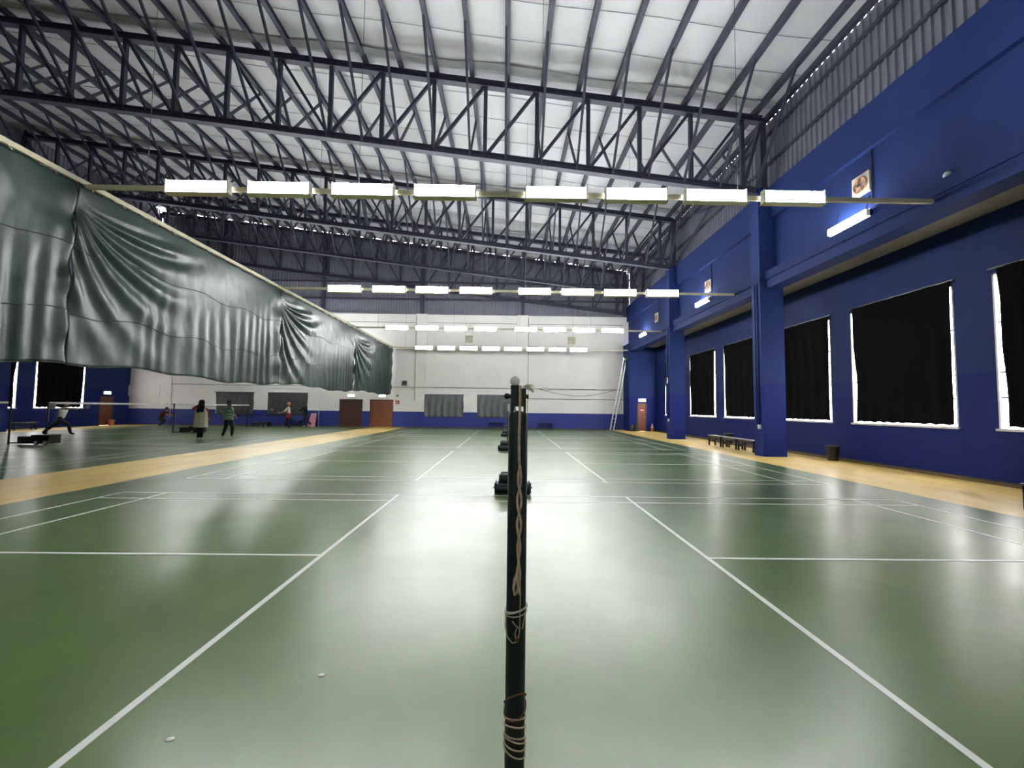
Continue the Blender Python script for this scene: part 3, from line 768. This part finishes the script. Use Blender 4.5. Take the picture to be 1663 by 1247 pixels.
# post bases on the net line and in the left hall
def weight_base(x, y, label, posted=True, rot=0, netside=1):
    t = thing('net_post', (0, 0, 0), label, 'net post', 'badminton net posts')
    obj('base_plate', B(-.3, .3, -.3, .12, 0, .03), 'black_metal', t)
    obj('pole', MB().lathe([(.02, .03), (.02, 1.5), (.026, 1.5), (.026, 1.55), (.0, 1.56)], (0, .06, 0), 14), 'post_paint', t, smooth=False)
    for yy, zz, hl, r, nm in ((-.22, .105, .29, .085, 'lower_roller'), (-.15, .255, .25, .085, 'upper_roller'), (-.02, .27, .22, .09, 'rear_roller'), (-.03, .11, .28, .085, 'lower_roller')):
        ro = obj(nm, MB().lathe([(r * .85, -hl), (r, -hl + .02), (r, hl - .02), (r * .85, hl)], (0, yy, zz), 18, 'x'), 'roller', t, smooth=False)
        if nm == 'lower_roller':
            obj('axle', MB().lathe([(.014, -hl - .06), (.014, hl + .06)], (0, yy, zz), 8, 'x'), 'chrome', ro)
            for s in (-1, 1): obj('bracket', B(s * (hl + .02) - .012, s * (hl + .02) + .012, yy - .07, yy + .07, .02, .2), 'black_metal', ro)
    t.location = (x, y, 0); t.rotation_euler = (0, 0, rot)
    return t
weight_base(.01, 7.95, 'wheeled net post base behind the foreground post, closest of the row')
weight_base(-.09, 15.6, 'second wheeled net post base along the net line')
weight_base(-.1, 23.2, 'third wheeled net post base along the net line')
weight_base(-.11, 29.6, 'farthest wheeled net post base before the white wall')

def hall_post(x, y, label, cart=True):
    t = thing('net_post', (x, y, 0), label, 'net post', 'badminton net posts')
    obj('pole', MB().lathe([(.03, .0), (.03, 1.52), (.036, 1.52), (.036, 1.55), (.0, 1.56)], (x, y, 0), 12), 'post_paint', t)
    obj('tension_arm', MB().beam((x, y, 1.53), (x - .12, y - .02, 1.53), .03, .03), 'black_metal', t)
    obj('base_arm', MB().beam((x, y, .06), (x + .45, y + .1, .06), .06, .05), 'black_metal', t)
    obj('weight_cart', B(x + .4, x + 1.5, y - .08, y + .35, .05, .3), 'plastic_black', t)
    obj('weight_block', B(x + .85, x + 1.52, y - .06, y + .33, .3, .36), 'plastic_black', t)
    for dx in (1.1, 1.42):
        w = obj('wheel', MB().lathe([(.08, -.03), (.09, 0), (.08, .03)], (x + dx, y - .1, .09), 14, 'y'), 'rubber', t)
        obj('wheel_hub', MB().lathe([(.058, -.04), (.058, -.02)], (x + dx, y - .1, .09), 12, 'y'), 'wheel_hub', w)
hall_post(-18.05, 15.7, 'black net post with wheeled weight at the left picture edge')
hall_post(-17.75, 22.9, 'black net post with wheeled weight left of the woman in white')
hall_post(-18.3, 30.2, 'far black net post with weight by the end wall sheets')

def net(x, y0, y1, label):
    t = thing('badminton_net', (x, (y0 + y1) / 2, .8), label, 'net', 'badminton nets of the left hall')
    obj('white_tape', B(x - .012, x + .012, y0, y1, 1.475, 1.55), 'tape_white', t)
    m = MB(); n = int((y1 - y0) / .06)
    for i in range(n + 1): y = y0 + (y1 - y0) * i / n; m.beam((x, y, .78), (x, y, 1.48), .0022, .0022)
    for k in range(13): z = .78 + .7 * k / 12; m.beam((x, y0, z), (x, y1, z), .0022, .0022)
    obj('netting', m, 'net_black', t, kind='stuff')
    obj('side_cord', MB().tube([(x, y0, .76), (x, y0, 1.55)], .006, 5), 'tape_white', t)
net(-18.05, 17.0, 22.85, 'nearer badminton net of the left hall with white tape')
net(-18.05, 9.0, 15.6, 'net reaching in from the left picture edge with white tape')
t = thing('net_post', (-18.05, 16.95, 0), 'slim net post behind the wheeled weight with a white card', 'net post', 'badminton net posts')
obj('pole', MB().lathe([(.03, 0), (.03, 1.52), (.036, 1.52), (.036, 1.55), (.0, 1.56)], (-18.05, 16.95, 0), 12), 'post_paint', t)
obj('base_plate', B(-18.25, -17.85, 16.8, 17.1, 0, .03), 'black_metal', t)
obj('number_card', B(-17.99, -17.72, 16.9, 16.91, 1.28, 1.52), 'tape_white', t, label='white card hung beside the post top')
net(-18.1, 23.1, 30.1, 'farther badminton net of the left hall in front of the dark sheets')

# ------------------------------------------------------------------ benches, bins, ladder and bits
def bench(x0, x1, y0, y1, h, label, top='bench_top', m='bench_black', along='y', group='black benches'):
    t = thing('bench', ((x0 + x1) / 2, (y0 + y1) / 2, 0), label, 'bench', group)
    if along == 'y':
        for k in range(2): w = (x1 - x0) / 2; obj('seat_slat', B(x0 + w * k + .006, x0 + w * (k + 1) - .006, y0, y1, h - .035, h), top, t)
    else:
        for k in range(2): w = (y1 - y0) / 2; obj('seat_slat', B(x0, x1, y0 + w * k + .006, y0 + w * (k + 1) - .006, h - .035, h), top, t)
    L = .055
    for xx in (x0 + .02, x1 - .02 - L):
        for yy in (y0 + .04, y1 - .04 - L): obj('leg', B(xx, xx + L, yy, yy + L, 0, h - .035), m, t)
    obj('apron', B(x0 + .02, x0 + .05, y0 + .04, y1 - .04, h - .11, h - .035), m, t); obj('apron', B(x1 - .05, x1 - .02, y0 + .04, y1 - .04, h - .11, h - .035), m, t)
    if along == 'y':
        for yy in (y0 + .05, y1 - .09): obj('stretcher', B(x0 + .06, x1 - .06, yy, yy + .04, .15, .19), m, t)
        obj('stretcher', B((x0 + x1) / 2 - .02, (x0 + x1) / 2 + .02, y0 + .08, y1 - .08, .15, .19), m, t)
    else: obj('stretcher', B(x0 + .06, x1 - .06, (y0 + y1) / 2 - .02, (y0 + y1) / 2 + .02, .15, .19), m, t)
bench(8.85, 9.2, 15.55, 16.7, .44, 'black bench nearest the near blue pillar, of the row of three')
bench(8.85, 9.2, 16.75, 17.9, .44, 'middle bench of the row of three along the yellow walkway')
bench(8.85, 9.2, 17.95, 19.1, .44, 'farthest bench of the row of three, black bag behind it')
bench(8.1, 8.45, 5.6, 6.85, .42, 'black bench cut off by the right picture edge')
bench(-1.5, -.28, YF - .5, YF - .12, .48, 'low blue bench against the end wall left of the net post', 'bench_blue', 'bench_blue', 'x', 'benches at the end wall')
bench(2.1, 3.3, YF - .5, YF - .12, .46, 'low blue bench against the end wall right of the net post', 'bench_blue', 'bench_blue', 'x', 'benches at the end wall')
bench(-16.4, -15.2, YF - .5, YF - .12, .45, 'dark bench under the right dark sheet behind the players', 'bench_black', 'bench_black', 'x', 'benches at the end wall')
bench(-27.2, -26.85, 23.6, 24.8, .42, 'small black bench by the left blue wall', 'bench_black')

def bin_(x, y, label, r=.18, h=.46):
    t = thing('waste_bin', (x, y, 0), label, 'bin', 'black waste bins')
    obj('bucket', MB().lathe([(r * .8, 0), (r, h - .03), (r * 1.07, h - .03), (r * 1.07, h), (r * .98, h), (r * .78, .02)], (x, y, 0), 20), 'plastic_black', t)
    obj('liner', MB().lathe([(r * 1.05, h - .07), (r * 1.1, h - .02), (r * 1.0, h + .01)], (x, y, 0), 20), 'rubber', t)
bin_(10.16, 13.45, 'black waste bin under the window gap on the right wall')
bin_(9.9, 19.3, 'black waste bin behind the farthest right-hand bench', .2, .5)
t = thing('sports_bag', (9.0, 30.2, 0), 'pile of dark sports bags beside the leaning ladder', 'bag')
for k, (xx, ww, hh) in enumerate(((8.72, .3, .5), (9.0, .22, .55))):
    bgm = MB().ball((xx, 30.25, hh / 2), .5, 12, 8, (ww, .35, hh)); obj('bag_body', bgm, 'dark_sheet', t, smooth=True)
    obj('bag_strap', MB().tube([(xx - .1, 30.1, hh * .8), (xx, 30.07, hh * 1.05), (xx + .1, 30.1, hh * .8)], .012, 5), 'rubber', t, smooth=True)
t = thing('plant_pot', (10.15, 30.2, 0), 'small orange pot with a blue bottle right of the aisle door', 'pot')
obj('pot', MB().lathe([(.1, 0), (.13, .22), (.15, .22), (.15, .26), (.11, .26)], (10.15, 30.2, 0), 14), 'orange', t)
obj('rag', MB().lathe([(.1, .26), (.12, .33), (.04, .4), (.05, .5), (.0, .56)], (10.15, 30.2, 0), 10), 'tape_white', t, smooth=True)
t = thing('bucket', (LW + .35, 30.3, 0), 'orange bucket in front of the far left door', 'bucket')
obj('pail', MB().lathe([(.14, 0), (.19, .3), (.21, .3), (.21, .34), (.17, .33), (.13, .03)], (LW + .35, 30.3, 0), 16), 'orange', t)
obj('rim', MB().lathe([(.2, .34), (.215, .37), (.18, .38)], (LW + .35, 30.3, 0), 16), 'pink', t)
t = thing('pink_board', (-14.45, YF - .15, 0), 'pink board leaning on the end wall behind the running person in dark', 'board')
m = MB(); m.add([(-14.75, YF - .35, 0), (-14.2, YF - .35, 0), (-14.2, YF - .12, .95), (-14.6, YF - .12, .95), (-14.75, YF - .32, 0), (-14.2, YF - .32, 0), (-14.2, YF - .09, .95), (-14.6, YF - .09, .95)], [(0, 1, 2, 3), (7, 6, 5, 4), (0, 4, 5, 1), (1, 5, 6, 2), (2, 6, 7, 3), (3, 7, 4, 0)])
obj('panel', m, 'pink', t); obj('edge_strip', B(-14.6, -14.2, YF - .13, YF - .08, .94, .97), 'tape_white', t)

# leaning ladder
A = Vector((7.5, YF - .45, 0)); Bt = Vector((8.42, YF - .75, 5.35))
t = thing('ladder', A, 'tall white aluminium ladder leaning in the far right corner', 'ladder')
d = (Bt - A).normalized(); side = d.cross(Vector((0, 1, 0))).normalized(); side = Vector((.3, .2, 0))
mid_ = A + d * 3.1
for s in (0, 1):
    obj('rail', MB().beam(A + side * s, mid_ + side * s, .08, .08), 'aluminium', t)
    obj('upper_rail', MB().beam(A + d * 1.9 + side * (.1 + .8 * s) + Vector((.05, 0, 0)), Bt + side * (.1 + .8 * s), .08, .08), 'aluminium', t)
for k in range(17):
    p = A + d * (.25 + .3 * k)
    a_, b_ = (0, 1) if k < 9 else (.1, .9)
    obj('rung', MB().tube([p + side * a_, p + side * b_], .02, 6), 'aluminium', t)

# floor debris
for (x, y, lab) in ((-1.14, 2.52, 'small white shuttlecock scrap on the green floor left of the post'), (-1.62, 2.05, 'tiny white scrap near the lower left court line')):
    obj('feather_scrap', MB().ball((x, y, .002), .014, 10, 6, (1.5, 1.1, .12)), 'tape_white', loc=(x, y, 0), smooth=True, label=lab, cat='scrap')
t = thing('shuttlecock', (-10.4, 29.6, 0), 'white shuttlecock on the yellow walkway before the double doors', 'shuttlecock')
obj('skirt', MB().lathe([(.012, .03), (.033, .1)], (-10.4, 29.6, 0), 12), 'tape_white', t); obj('cork', MB().ball((-10.4, 29.6, .018), .016), 'tape_white', t, smooth=True)

# ------------------------------------------------------------------ people
def person(name, label, loc, rotz, J, mats, extras=None, scale=1.0):
    """J: joints in local coords (facing -Y). mats: part -> material"""
    D = dict(pelvis=(0, 0, .95), belly=(0, 0, 1.1), chest=(0, 0, 1.32), neck=(0, 0, 1.48), head0=(0, -.02, 1.56), head1=(0, -.02, 1.70),
             sl=(-.18, 0, 1.42), el=(-.24, .02, 1.14), wl=(-.25, -.05, .9), sr=(.18, 0, 1.42), er=(.24, .02, 1.14), wr=(.25, -.05, .9),
             hl=(-.1, 0, .9), kl=(-.11, -.02, .5), al=(-.11, .02, .09), tl=(-.12, -.15, .04), hr=(.1, 0, .9), kr=(.11, -.02, .5), ar=(.11, .02, .09), tr=(.12, -.15, .04))
    D.update(J)
    names = list(D); idx = {n: i for i, n in enumerate(names)}
    rad = dict(pelvis=(.175, .14), belly=(.165, .13), chest=(.185, .13), neck=.055, head0=(.078, .09), head1=(.07, .085), sl=.075, sr=.075, el=.055, er=.055, wl=.032, wr=.032,
               hl=.11, hr=.11, kl=.08, kr=.08, al=.058, ar=.058, tl=.036, tr=.036)
    E = [('pelvis', 'belly', 'top'), ('belly', 'chest', 'top'), ('chest', 'neck', 'top'), ('neck', 'head0', 'head'), ('head0', 'head1', 'head'),
         ('chest', 'sl', 'top'), ('sl', 'el', 'sleeve'), ('el', 'wl', 'forearm'), ('chest', 'sr', 'top'), ('sr', 'er', 'sleeve'), ('er', 'wr', 'forearm'),
         ('pelvis', 'hl', 'leg'), ('hl', 'kl', 'leg'), ('kl', 'al', 'leg'), ('al', 'tl', 'shoe'), ('pelvis', 'hr', 'leg'), ('hr', 'kr', 'leg'), ('kr', 'ar', 'leg'), ('ar', 'tr', 'shoe')]
    me = bpy.data.meshes.new('tmp'); bm = bmesh.new(); lay = bm.verts.layers.skin.verify()
    bv = []
    for n in names:
        v = bm.verts.new(D[n]); r = rad[n]; v[lay].radius = r if isinstance(r, tuple) else (r, r); v[lay].use_root = (n == 'pelvis'); bv.append(v)
    for a, b, _ in E: bm.edges.new((bv[idx[a]], bv[idx[b]]))
    bm.to_mesh(me); bm.free()
    tmp = bpy.data.objects.new('tmp', me); COL.objects.link(tmp)
    sk = tmp.modifiers.new('s', 'SKIN'); sk.use_smooth_shade = True; sk.branch_smoothing = .6
    tmp.modifiers.new('d', 'SUBSURF').levels = 2
    dg = bpy.context.evaluated_depsgraph_get(); ev = tmp.evaluated_get(dg); m2 = bpy.data.meshes.new_from_object(ev)
    bpy.data.objects.remove(tmp)
    V = [v.co.copy() for v in m2.vertices]; F = [list(p.vertices) for p in m2.polygons]; MI = []
    parts = ['top', 'sleeve', 'forearm', 'leg', 'shoe', 'head', 'skin', 'dark']
    seg = [(Vector(D[a]), Vector(D[b]), k) for a, b, k in E]
    def near(c):
        best = None
        for a, b, k in seg:
            ab = b - a; t_ = max(0, min(1, (c - a).dot(ab) / ab.dot(ab))); dd = (c - a - ab * t_).length
            if k == 'shoe': dd *= .95
            if best is None or dd < best[0]: best = (dd, k)
        return best[1]
    for f in F:
        c = Vector((0, 0, 0))
        for i in f: c += V[i]
        MI.append(parts.index(near(c / len(f))))
    mb = MB(); mb.v = V; mb.f = F; mb.mi = MI
    # hands: palm and five fingers
    for e, w in (('el', 'wl'), ('er', 'wr')):
        dv = (Vector(D[w]) - Vector(D[e])).normalized(); W = Vector(D[w]); sd_ = dv.cross(Vector((0, 1, .2))).normalized(); nn = dv.cross(sd_)
        n0 = len(mb.f); mb.ball(W + dv * .045, .045, 8, 6, (.75, .75, 1.0))
        for q, (off, ln) in enumerate(((-.026, .06), (-.009, .072), (.009, .068), (.026, .052))):
            p0 = W + dv * .07 + sd_ * off; mb.tube([p0, p0 + dv * ln * .55 + nn * .008, p0 + dv * ln * .85 + nn * .03], [.009, .0085, .007], 5)
        p0 = W + dv * .03 + sd_ * -.03; mb.tube([p0, p0 + dv * .03 - sd_ * .028, p0 + dv * .055 - sd_ * .03 + nn * .015], [.011, .01, .008], 5)
        for i in range(n0, len(mb.f)): mb.mi[i] = parts.index('skin')
    # face: nose, ears, eyes, mouth
    h0, h1 = Vector(D['head0']), Vector(D['head1']); hc = (h0 + h1) / 2 + Vector((0, 0, .01))
    n0 = len(mb.f); mb.ball(hc + Vector((0, -.1, -.01)), .016, 6, 5, (.8, 1, 1.4))
    for s in (-1, 1): mb.ball(hc + Vector((s * .082, .005, 0)), .02, 6, 5, (.5, .8, 1.2))
    for i in range(n0, len(mb.f)): mb.mi[i] = parts.index('head')
    n0 = len(mb.f)
    for s in (-1, 1): mb.ball(hc + Vector((s * .03, -.088, .02)), .009, 6, 4)
    mb.tube([hc + Vector((-.022, -.09, -.05)), hc + Vector((0, -.096, -.052)), hc + Vector((.022, -.09, -.05))], .005, 5)
    for i in range(n0, len(mb.f)): mb.mi[i] = parts.index('dark')
    t = thing(name, (0, 0, 0), label, 'person', 'badminton players')
    b = obj('body', mb, [mats.get(p, {'skin': 'skin', 'head': 'skin', 'dark': 'hair_black'}.get(p, 'black_cloth')) for p in parts], t, smooth=True)
    if extras: extras(t, D)
    t.location = loc; t.rotation_euler = (0, 0, rotz); t.scale = (scale,) * 3
    return t
def hair(t, D, m='hair_black', nm='hair', grow=1.0, low=.0):
    h0, h1 = Vector(D['head0']), Vector(D['head1']); c = (h0 + h1) / 2
    g = MB()
    def fn(u, v):
        th = 2 * PI * u; ph = v * PI * (.60 + .10 * math.sin(th) + low)
        r = .112 * grow
        return c + Vector((r * .86 * math.sin(ph) * math.cos(th), r * math.sin(ph) * math.sin(th) + .012, .022 + r * 1.12 * math.cos(ph)))
    g.grid(fn, 20, 10)
    return obj(nm, g, m, t, smooth=True)
def racket(hand, dirv, label):
    hand = Vector(hand); d_ = Vector(dirv).normalized()
    t = thing('racket', hand, label, 'racket', 'badminton rackets')
    s = d_.cross(Vector((.3, 1, .2))).normalized()
    obj('handle', MB().tube([hand - d_ * .08, hand + d_ * .1], .014, 8), 'tape_white', t, smooth=True)
    obj('shaft', MB().tube([hand + d_ * .1, hand + d_ * .4], .005, 6), 'black_metal', t)
    c = hand + d_ * .53
    obj('head_frame', MB().tube([c + d_ * .13 * math.cos(a) + s * .105 * math.sin(a) for a in [2 * PI * i / 24 for i in range(25)]], .006, 5, False), 'chrome', t, smooth=True)
    st = MB()
    for k in range(-4, 5):
        o_ = .023 * k; w = .105 * math.sqrt(max(0, 1 - (o_ / .13) ** 2)); st.beam(c + d_ * o_ - s * w, c + d_ * o_ + s * w, .0015, .0015)
        w2 = .13 * math.sqrt(max(0, 1 - (o_ * .9 / .105) ** 2)); st.beam(c + s * o_ * .9 - d_ * w2, c + s * o_ * .9 + d_ * w2, .0015, .0015)
    obj('strings', st, 'tape_white', t, kind='stuff')

# woman in black headscarf, white vest, red sleeve, seen from behind
def ex3(t, D):
    g = MB()
    h0, h1 = Vector(D['head0']), Vector(D['head1']); c = (h0 + h1) / 2
    prof = [(0, .16), (.07, .145), (.105, .09), (.118, .02), (.115, -.06), (.12, -.13), (.155, -.2), (.19, -.28), (.185, -.38), (.15, -.46), (.08, -.52), (.0, -.53)]
    def fn(u, v):
        i = v * (len(prof) - 1); k = min(int(i), len(prof) - 2); f_ = i - k
        r = prof[k][0] * (1 - f_) + prof[k + 1][0] * f_; z = prof[k][1] * (1 - f_) + prof[k + 1][1] * f_
        th = 2 * PI * u; back = .03 + (.045 if z < -.15 else 0)
        yy = math.sin(th) * r * .8 + back
        if z < -.2 and math.sin(th) < 0: yy = -r * .62 * abs(math.sin(th)) + .0
        return c + Vector((r * math.cos(th), yy, z + .015 * math.sin(5 * th) * (z < -.2)))
    g.grid(fn, 28, 33); obj('headscarf', g, 'black_cloth', t, smooth=True)
    vst = MB()
    vst.grid(lambda u, v: ((.225 + .055 * v + .012 * math.sin(u * 50)) * math.cos(2 * PI * u), (.17 + .05 * v + .01 * math.sin(u * 50)) * math.sin(2 * PI * u) + .01, 1.38 - .82 * v), 40, 12)
    obj('long_vest', vst, 'cream_cloth', t, smooth=True)
person('person', 'person in black headscarf, cream top and red sleeves seen from behind', (-13.3, 18.65, 0), PI + .15,
       dict(el=(-.22, -.08, 1.16), wl=(-.2, -.2, .98), er=(.44, -.14, 1.36), wr=(.20, -.2, 1.58), kl=(-.07, 0, .5), al=(-.06, .03, .09), tl=(-.07, -.12, .04), kr=(.07, 0, .5), ar=(.06, .03, .09), tr=(.1, -.13, .04), hl=(-.09, 0, .9), hr=(.09, 0, .9)),
       dict(top='cream_cloth', sleeve='red_cloth', forearm='red_cloth', leg='black_cloth', shoe='shoe_white'), ex3, .97)
# person in green check shirt, back to camera, legs apart
def ex4(t, D):
    hair(t, D, low=.08)
    s = MB(); s.grid(lambda u, v: ((.225 + .03 * v) * math.cos(2 * PI * u), (.165 + .03 * v) * math.sin(2 * PI * u) + .02 - .02 * v, 1.36 - .52 * v), 32, 8); obj('loose_shirt', s, 'check_cloth', t, smooth=True)
person('person', 'person in green checked shirt and black trousers standing with legs apart', (-13.0, 20.0, 0), PI - .35,
       dict(kl=(-.24, -.04, .5), al=(-.3, .03, .09), tl=(-.36, -.1, .04), kr=(.24, -.08, .5), ar=(.33, .0, .09), tr=(.42, -.12, .04), el=(-.34, .06, 1.18), wl=(-.36, -.08, .98), er=(.34, .06, 1.16), wr=(.42, -.1, .93), hl=(-.11, 0, .88), hr=(.11, 0, .88)),
       dict(top='check_cloth', sleeve='check_cloth', forearm='check_cloth', leg='black_cloth', shoe='shoe_tan'), ex4, 1.0)
# lunging player in white on the left
def ex1(t, D): hair(t, D)
person('person', 'lunging player in white shirt and dark shorts left of the nearer net', (-21.4, 20.7, 0), PI / 2 + .2,
       dict(pelvis=(0, .0, .78), belly=(0, -.05, .93), chest=(0, -.11, 1.14), neck=(0, -.17, 1.29), head0=(0, -.21, 1.37), head1=(0, -.23, 1.5), sl=(-.2, -.11, 1.24), sr=(.2, -.11, 1.24),
            el=(-.3, -.38, 1.2), wl=(-.3, -.68, 1.22), er=(.3, .1, 1.04), wr=(.28, .1, .82), hl=(-.1, 0, .7), kl=(-.14, -.42, .5), al=(-.14, -.52, .09), tl=(-.14, -.68, .04), hr=(.1, .02, .7), kr=(.14, .38, .42), ar=(.14, .74, .1), tr=(.14, .62, .03)),
       dict(top='white_cloth', sleeve='white_cloth', forearm='skin', leg='dark_trouser', shoe='black_cloth'), ex1, 1.03)
racket((-20.62, 20.65, 1.22), (.9, .0, .25), 'racket held out by the lunging player in white')
# crouching player in dark clothes behind the net
person('person', 'crouching player in dark clothes reaching forward beyond the net', (-22.5, 28.2, 0), PI / 2,
       dict(pelvis=(0, .22, .58), belly=(0, .1, .7), chest=(0, -.05, .92), neck=(0, -.14, 1.06), head0=(0, -.2, 1.12), head1=(0, -.22, 1.25), sl=(-.18, -.05, 1.02), sr=(.18, -.05, 1.02),
            el=(-.24, -.35, .86), wl=(-.2, -.62, .82), er=(.26, -.3, .82), wr=(.22, -.56, .74), hl=(-.1, .2, .55), kl=(-.16, -.12, .5), al=(-.15, .08, .09), tl=(-.15, -.08, .04), hr=(.1, .22, .55), kr=(.16, -.05, .44), ar=(.15, .4, .1), tr=(.15, .26, .03)),
       dict(top='dark_red_cloth', sleeve='dark_red_cloth', forearm='skin', leg='dark_trouser', shoe='shoe_white'), ex1, 1.0)
# player with orange cap, white top, red cloth at the waist
def ex5(t, D):
    hair(t, D, 'orange_cap', 'cap', 1.05)
    s = MB(); s.grid(lambda u, v: ((.185 + .06 * v) * math.cos(2 * PI * u), (.14 + .06 * v) * math.sin(2 * PI * u) + .02 * v, 1.04 - .34 * v), 30, 6); obj('red_waist_cloth', s, 'red_cloth', t, smooth=True)
person('person', 'player in orange cap, white top and red waist cloth swinging a racket', (-14.75, 28.9, 0), -PI / 2 + .3,
       dict(el=(-.28, -.12, 1.16), wl=(-.2, -.38, 1.08), er=(.3, -.2, 1.16), wr=(.25, -.48, 1.06), kl=(-.12, -.12, .5), al=(-.12, .12, .1), tl=(-.12, -.03, .04), kr=(.14, .3, .6), ar=(.14, .62, .42), tr=(.14, .66, .28)),
       dict(top='white_cloth', sleeve='white_cloth', forearm='skin', leg='dark_trouser', shoe='black_cloth'), ex5, .98)
racket((-15.3, 28.75, 1.04), (-.85, .0, .35), 'racket swung by the player in orange cap')
# running person in black
person('person', 'person in dark jacket and trousers running before the pink board', (-14.6, 31.0, 0), -PI / 2 - .2,
       dict(chest=(0, -.08, 1.32), neck=(0, -.13, 1.47), head0=(0, -.17, 1.55), head1=(0, -.19, 1.69), sl=(-.18, -.06, 1.41), sr=(.18, -.06, 1.41), el=(-.28, -.26, 1.22), wl=(-.22, -.46, 1.3), er=(.28, -.22, 1.18), wr=(.22, -.42, 1.2),
            kl=(-.11, -.18, .52), al=(-.11, -.1, .09), tl=(-.11, -.26, .04), kr=(.11, .22, .52), ar=(.11, .56, .16), tr=(.11, .5, .04)),
       dict(top='black_cloth', sleeve='black_cloth', forearm='black_cloth', leg='dark_trouser', shoe='shoe_white'), ex1, 1.0)
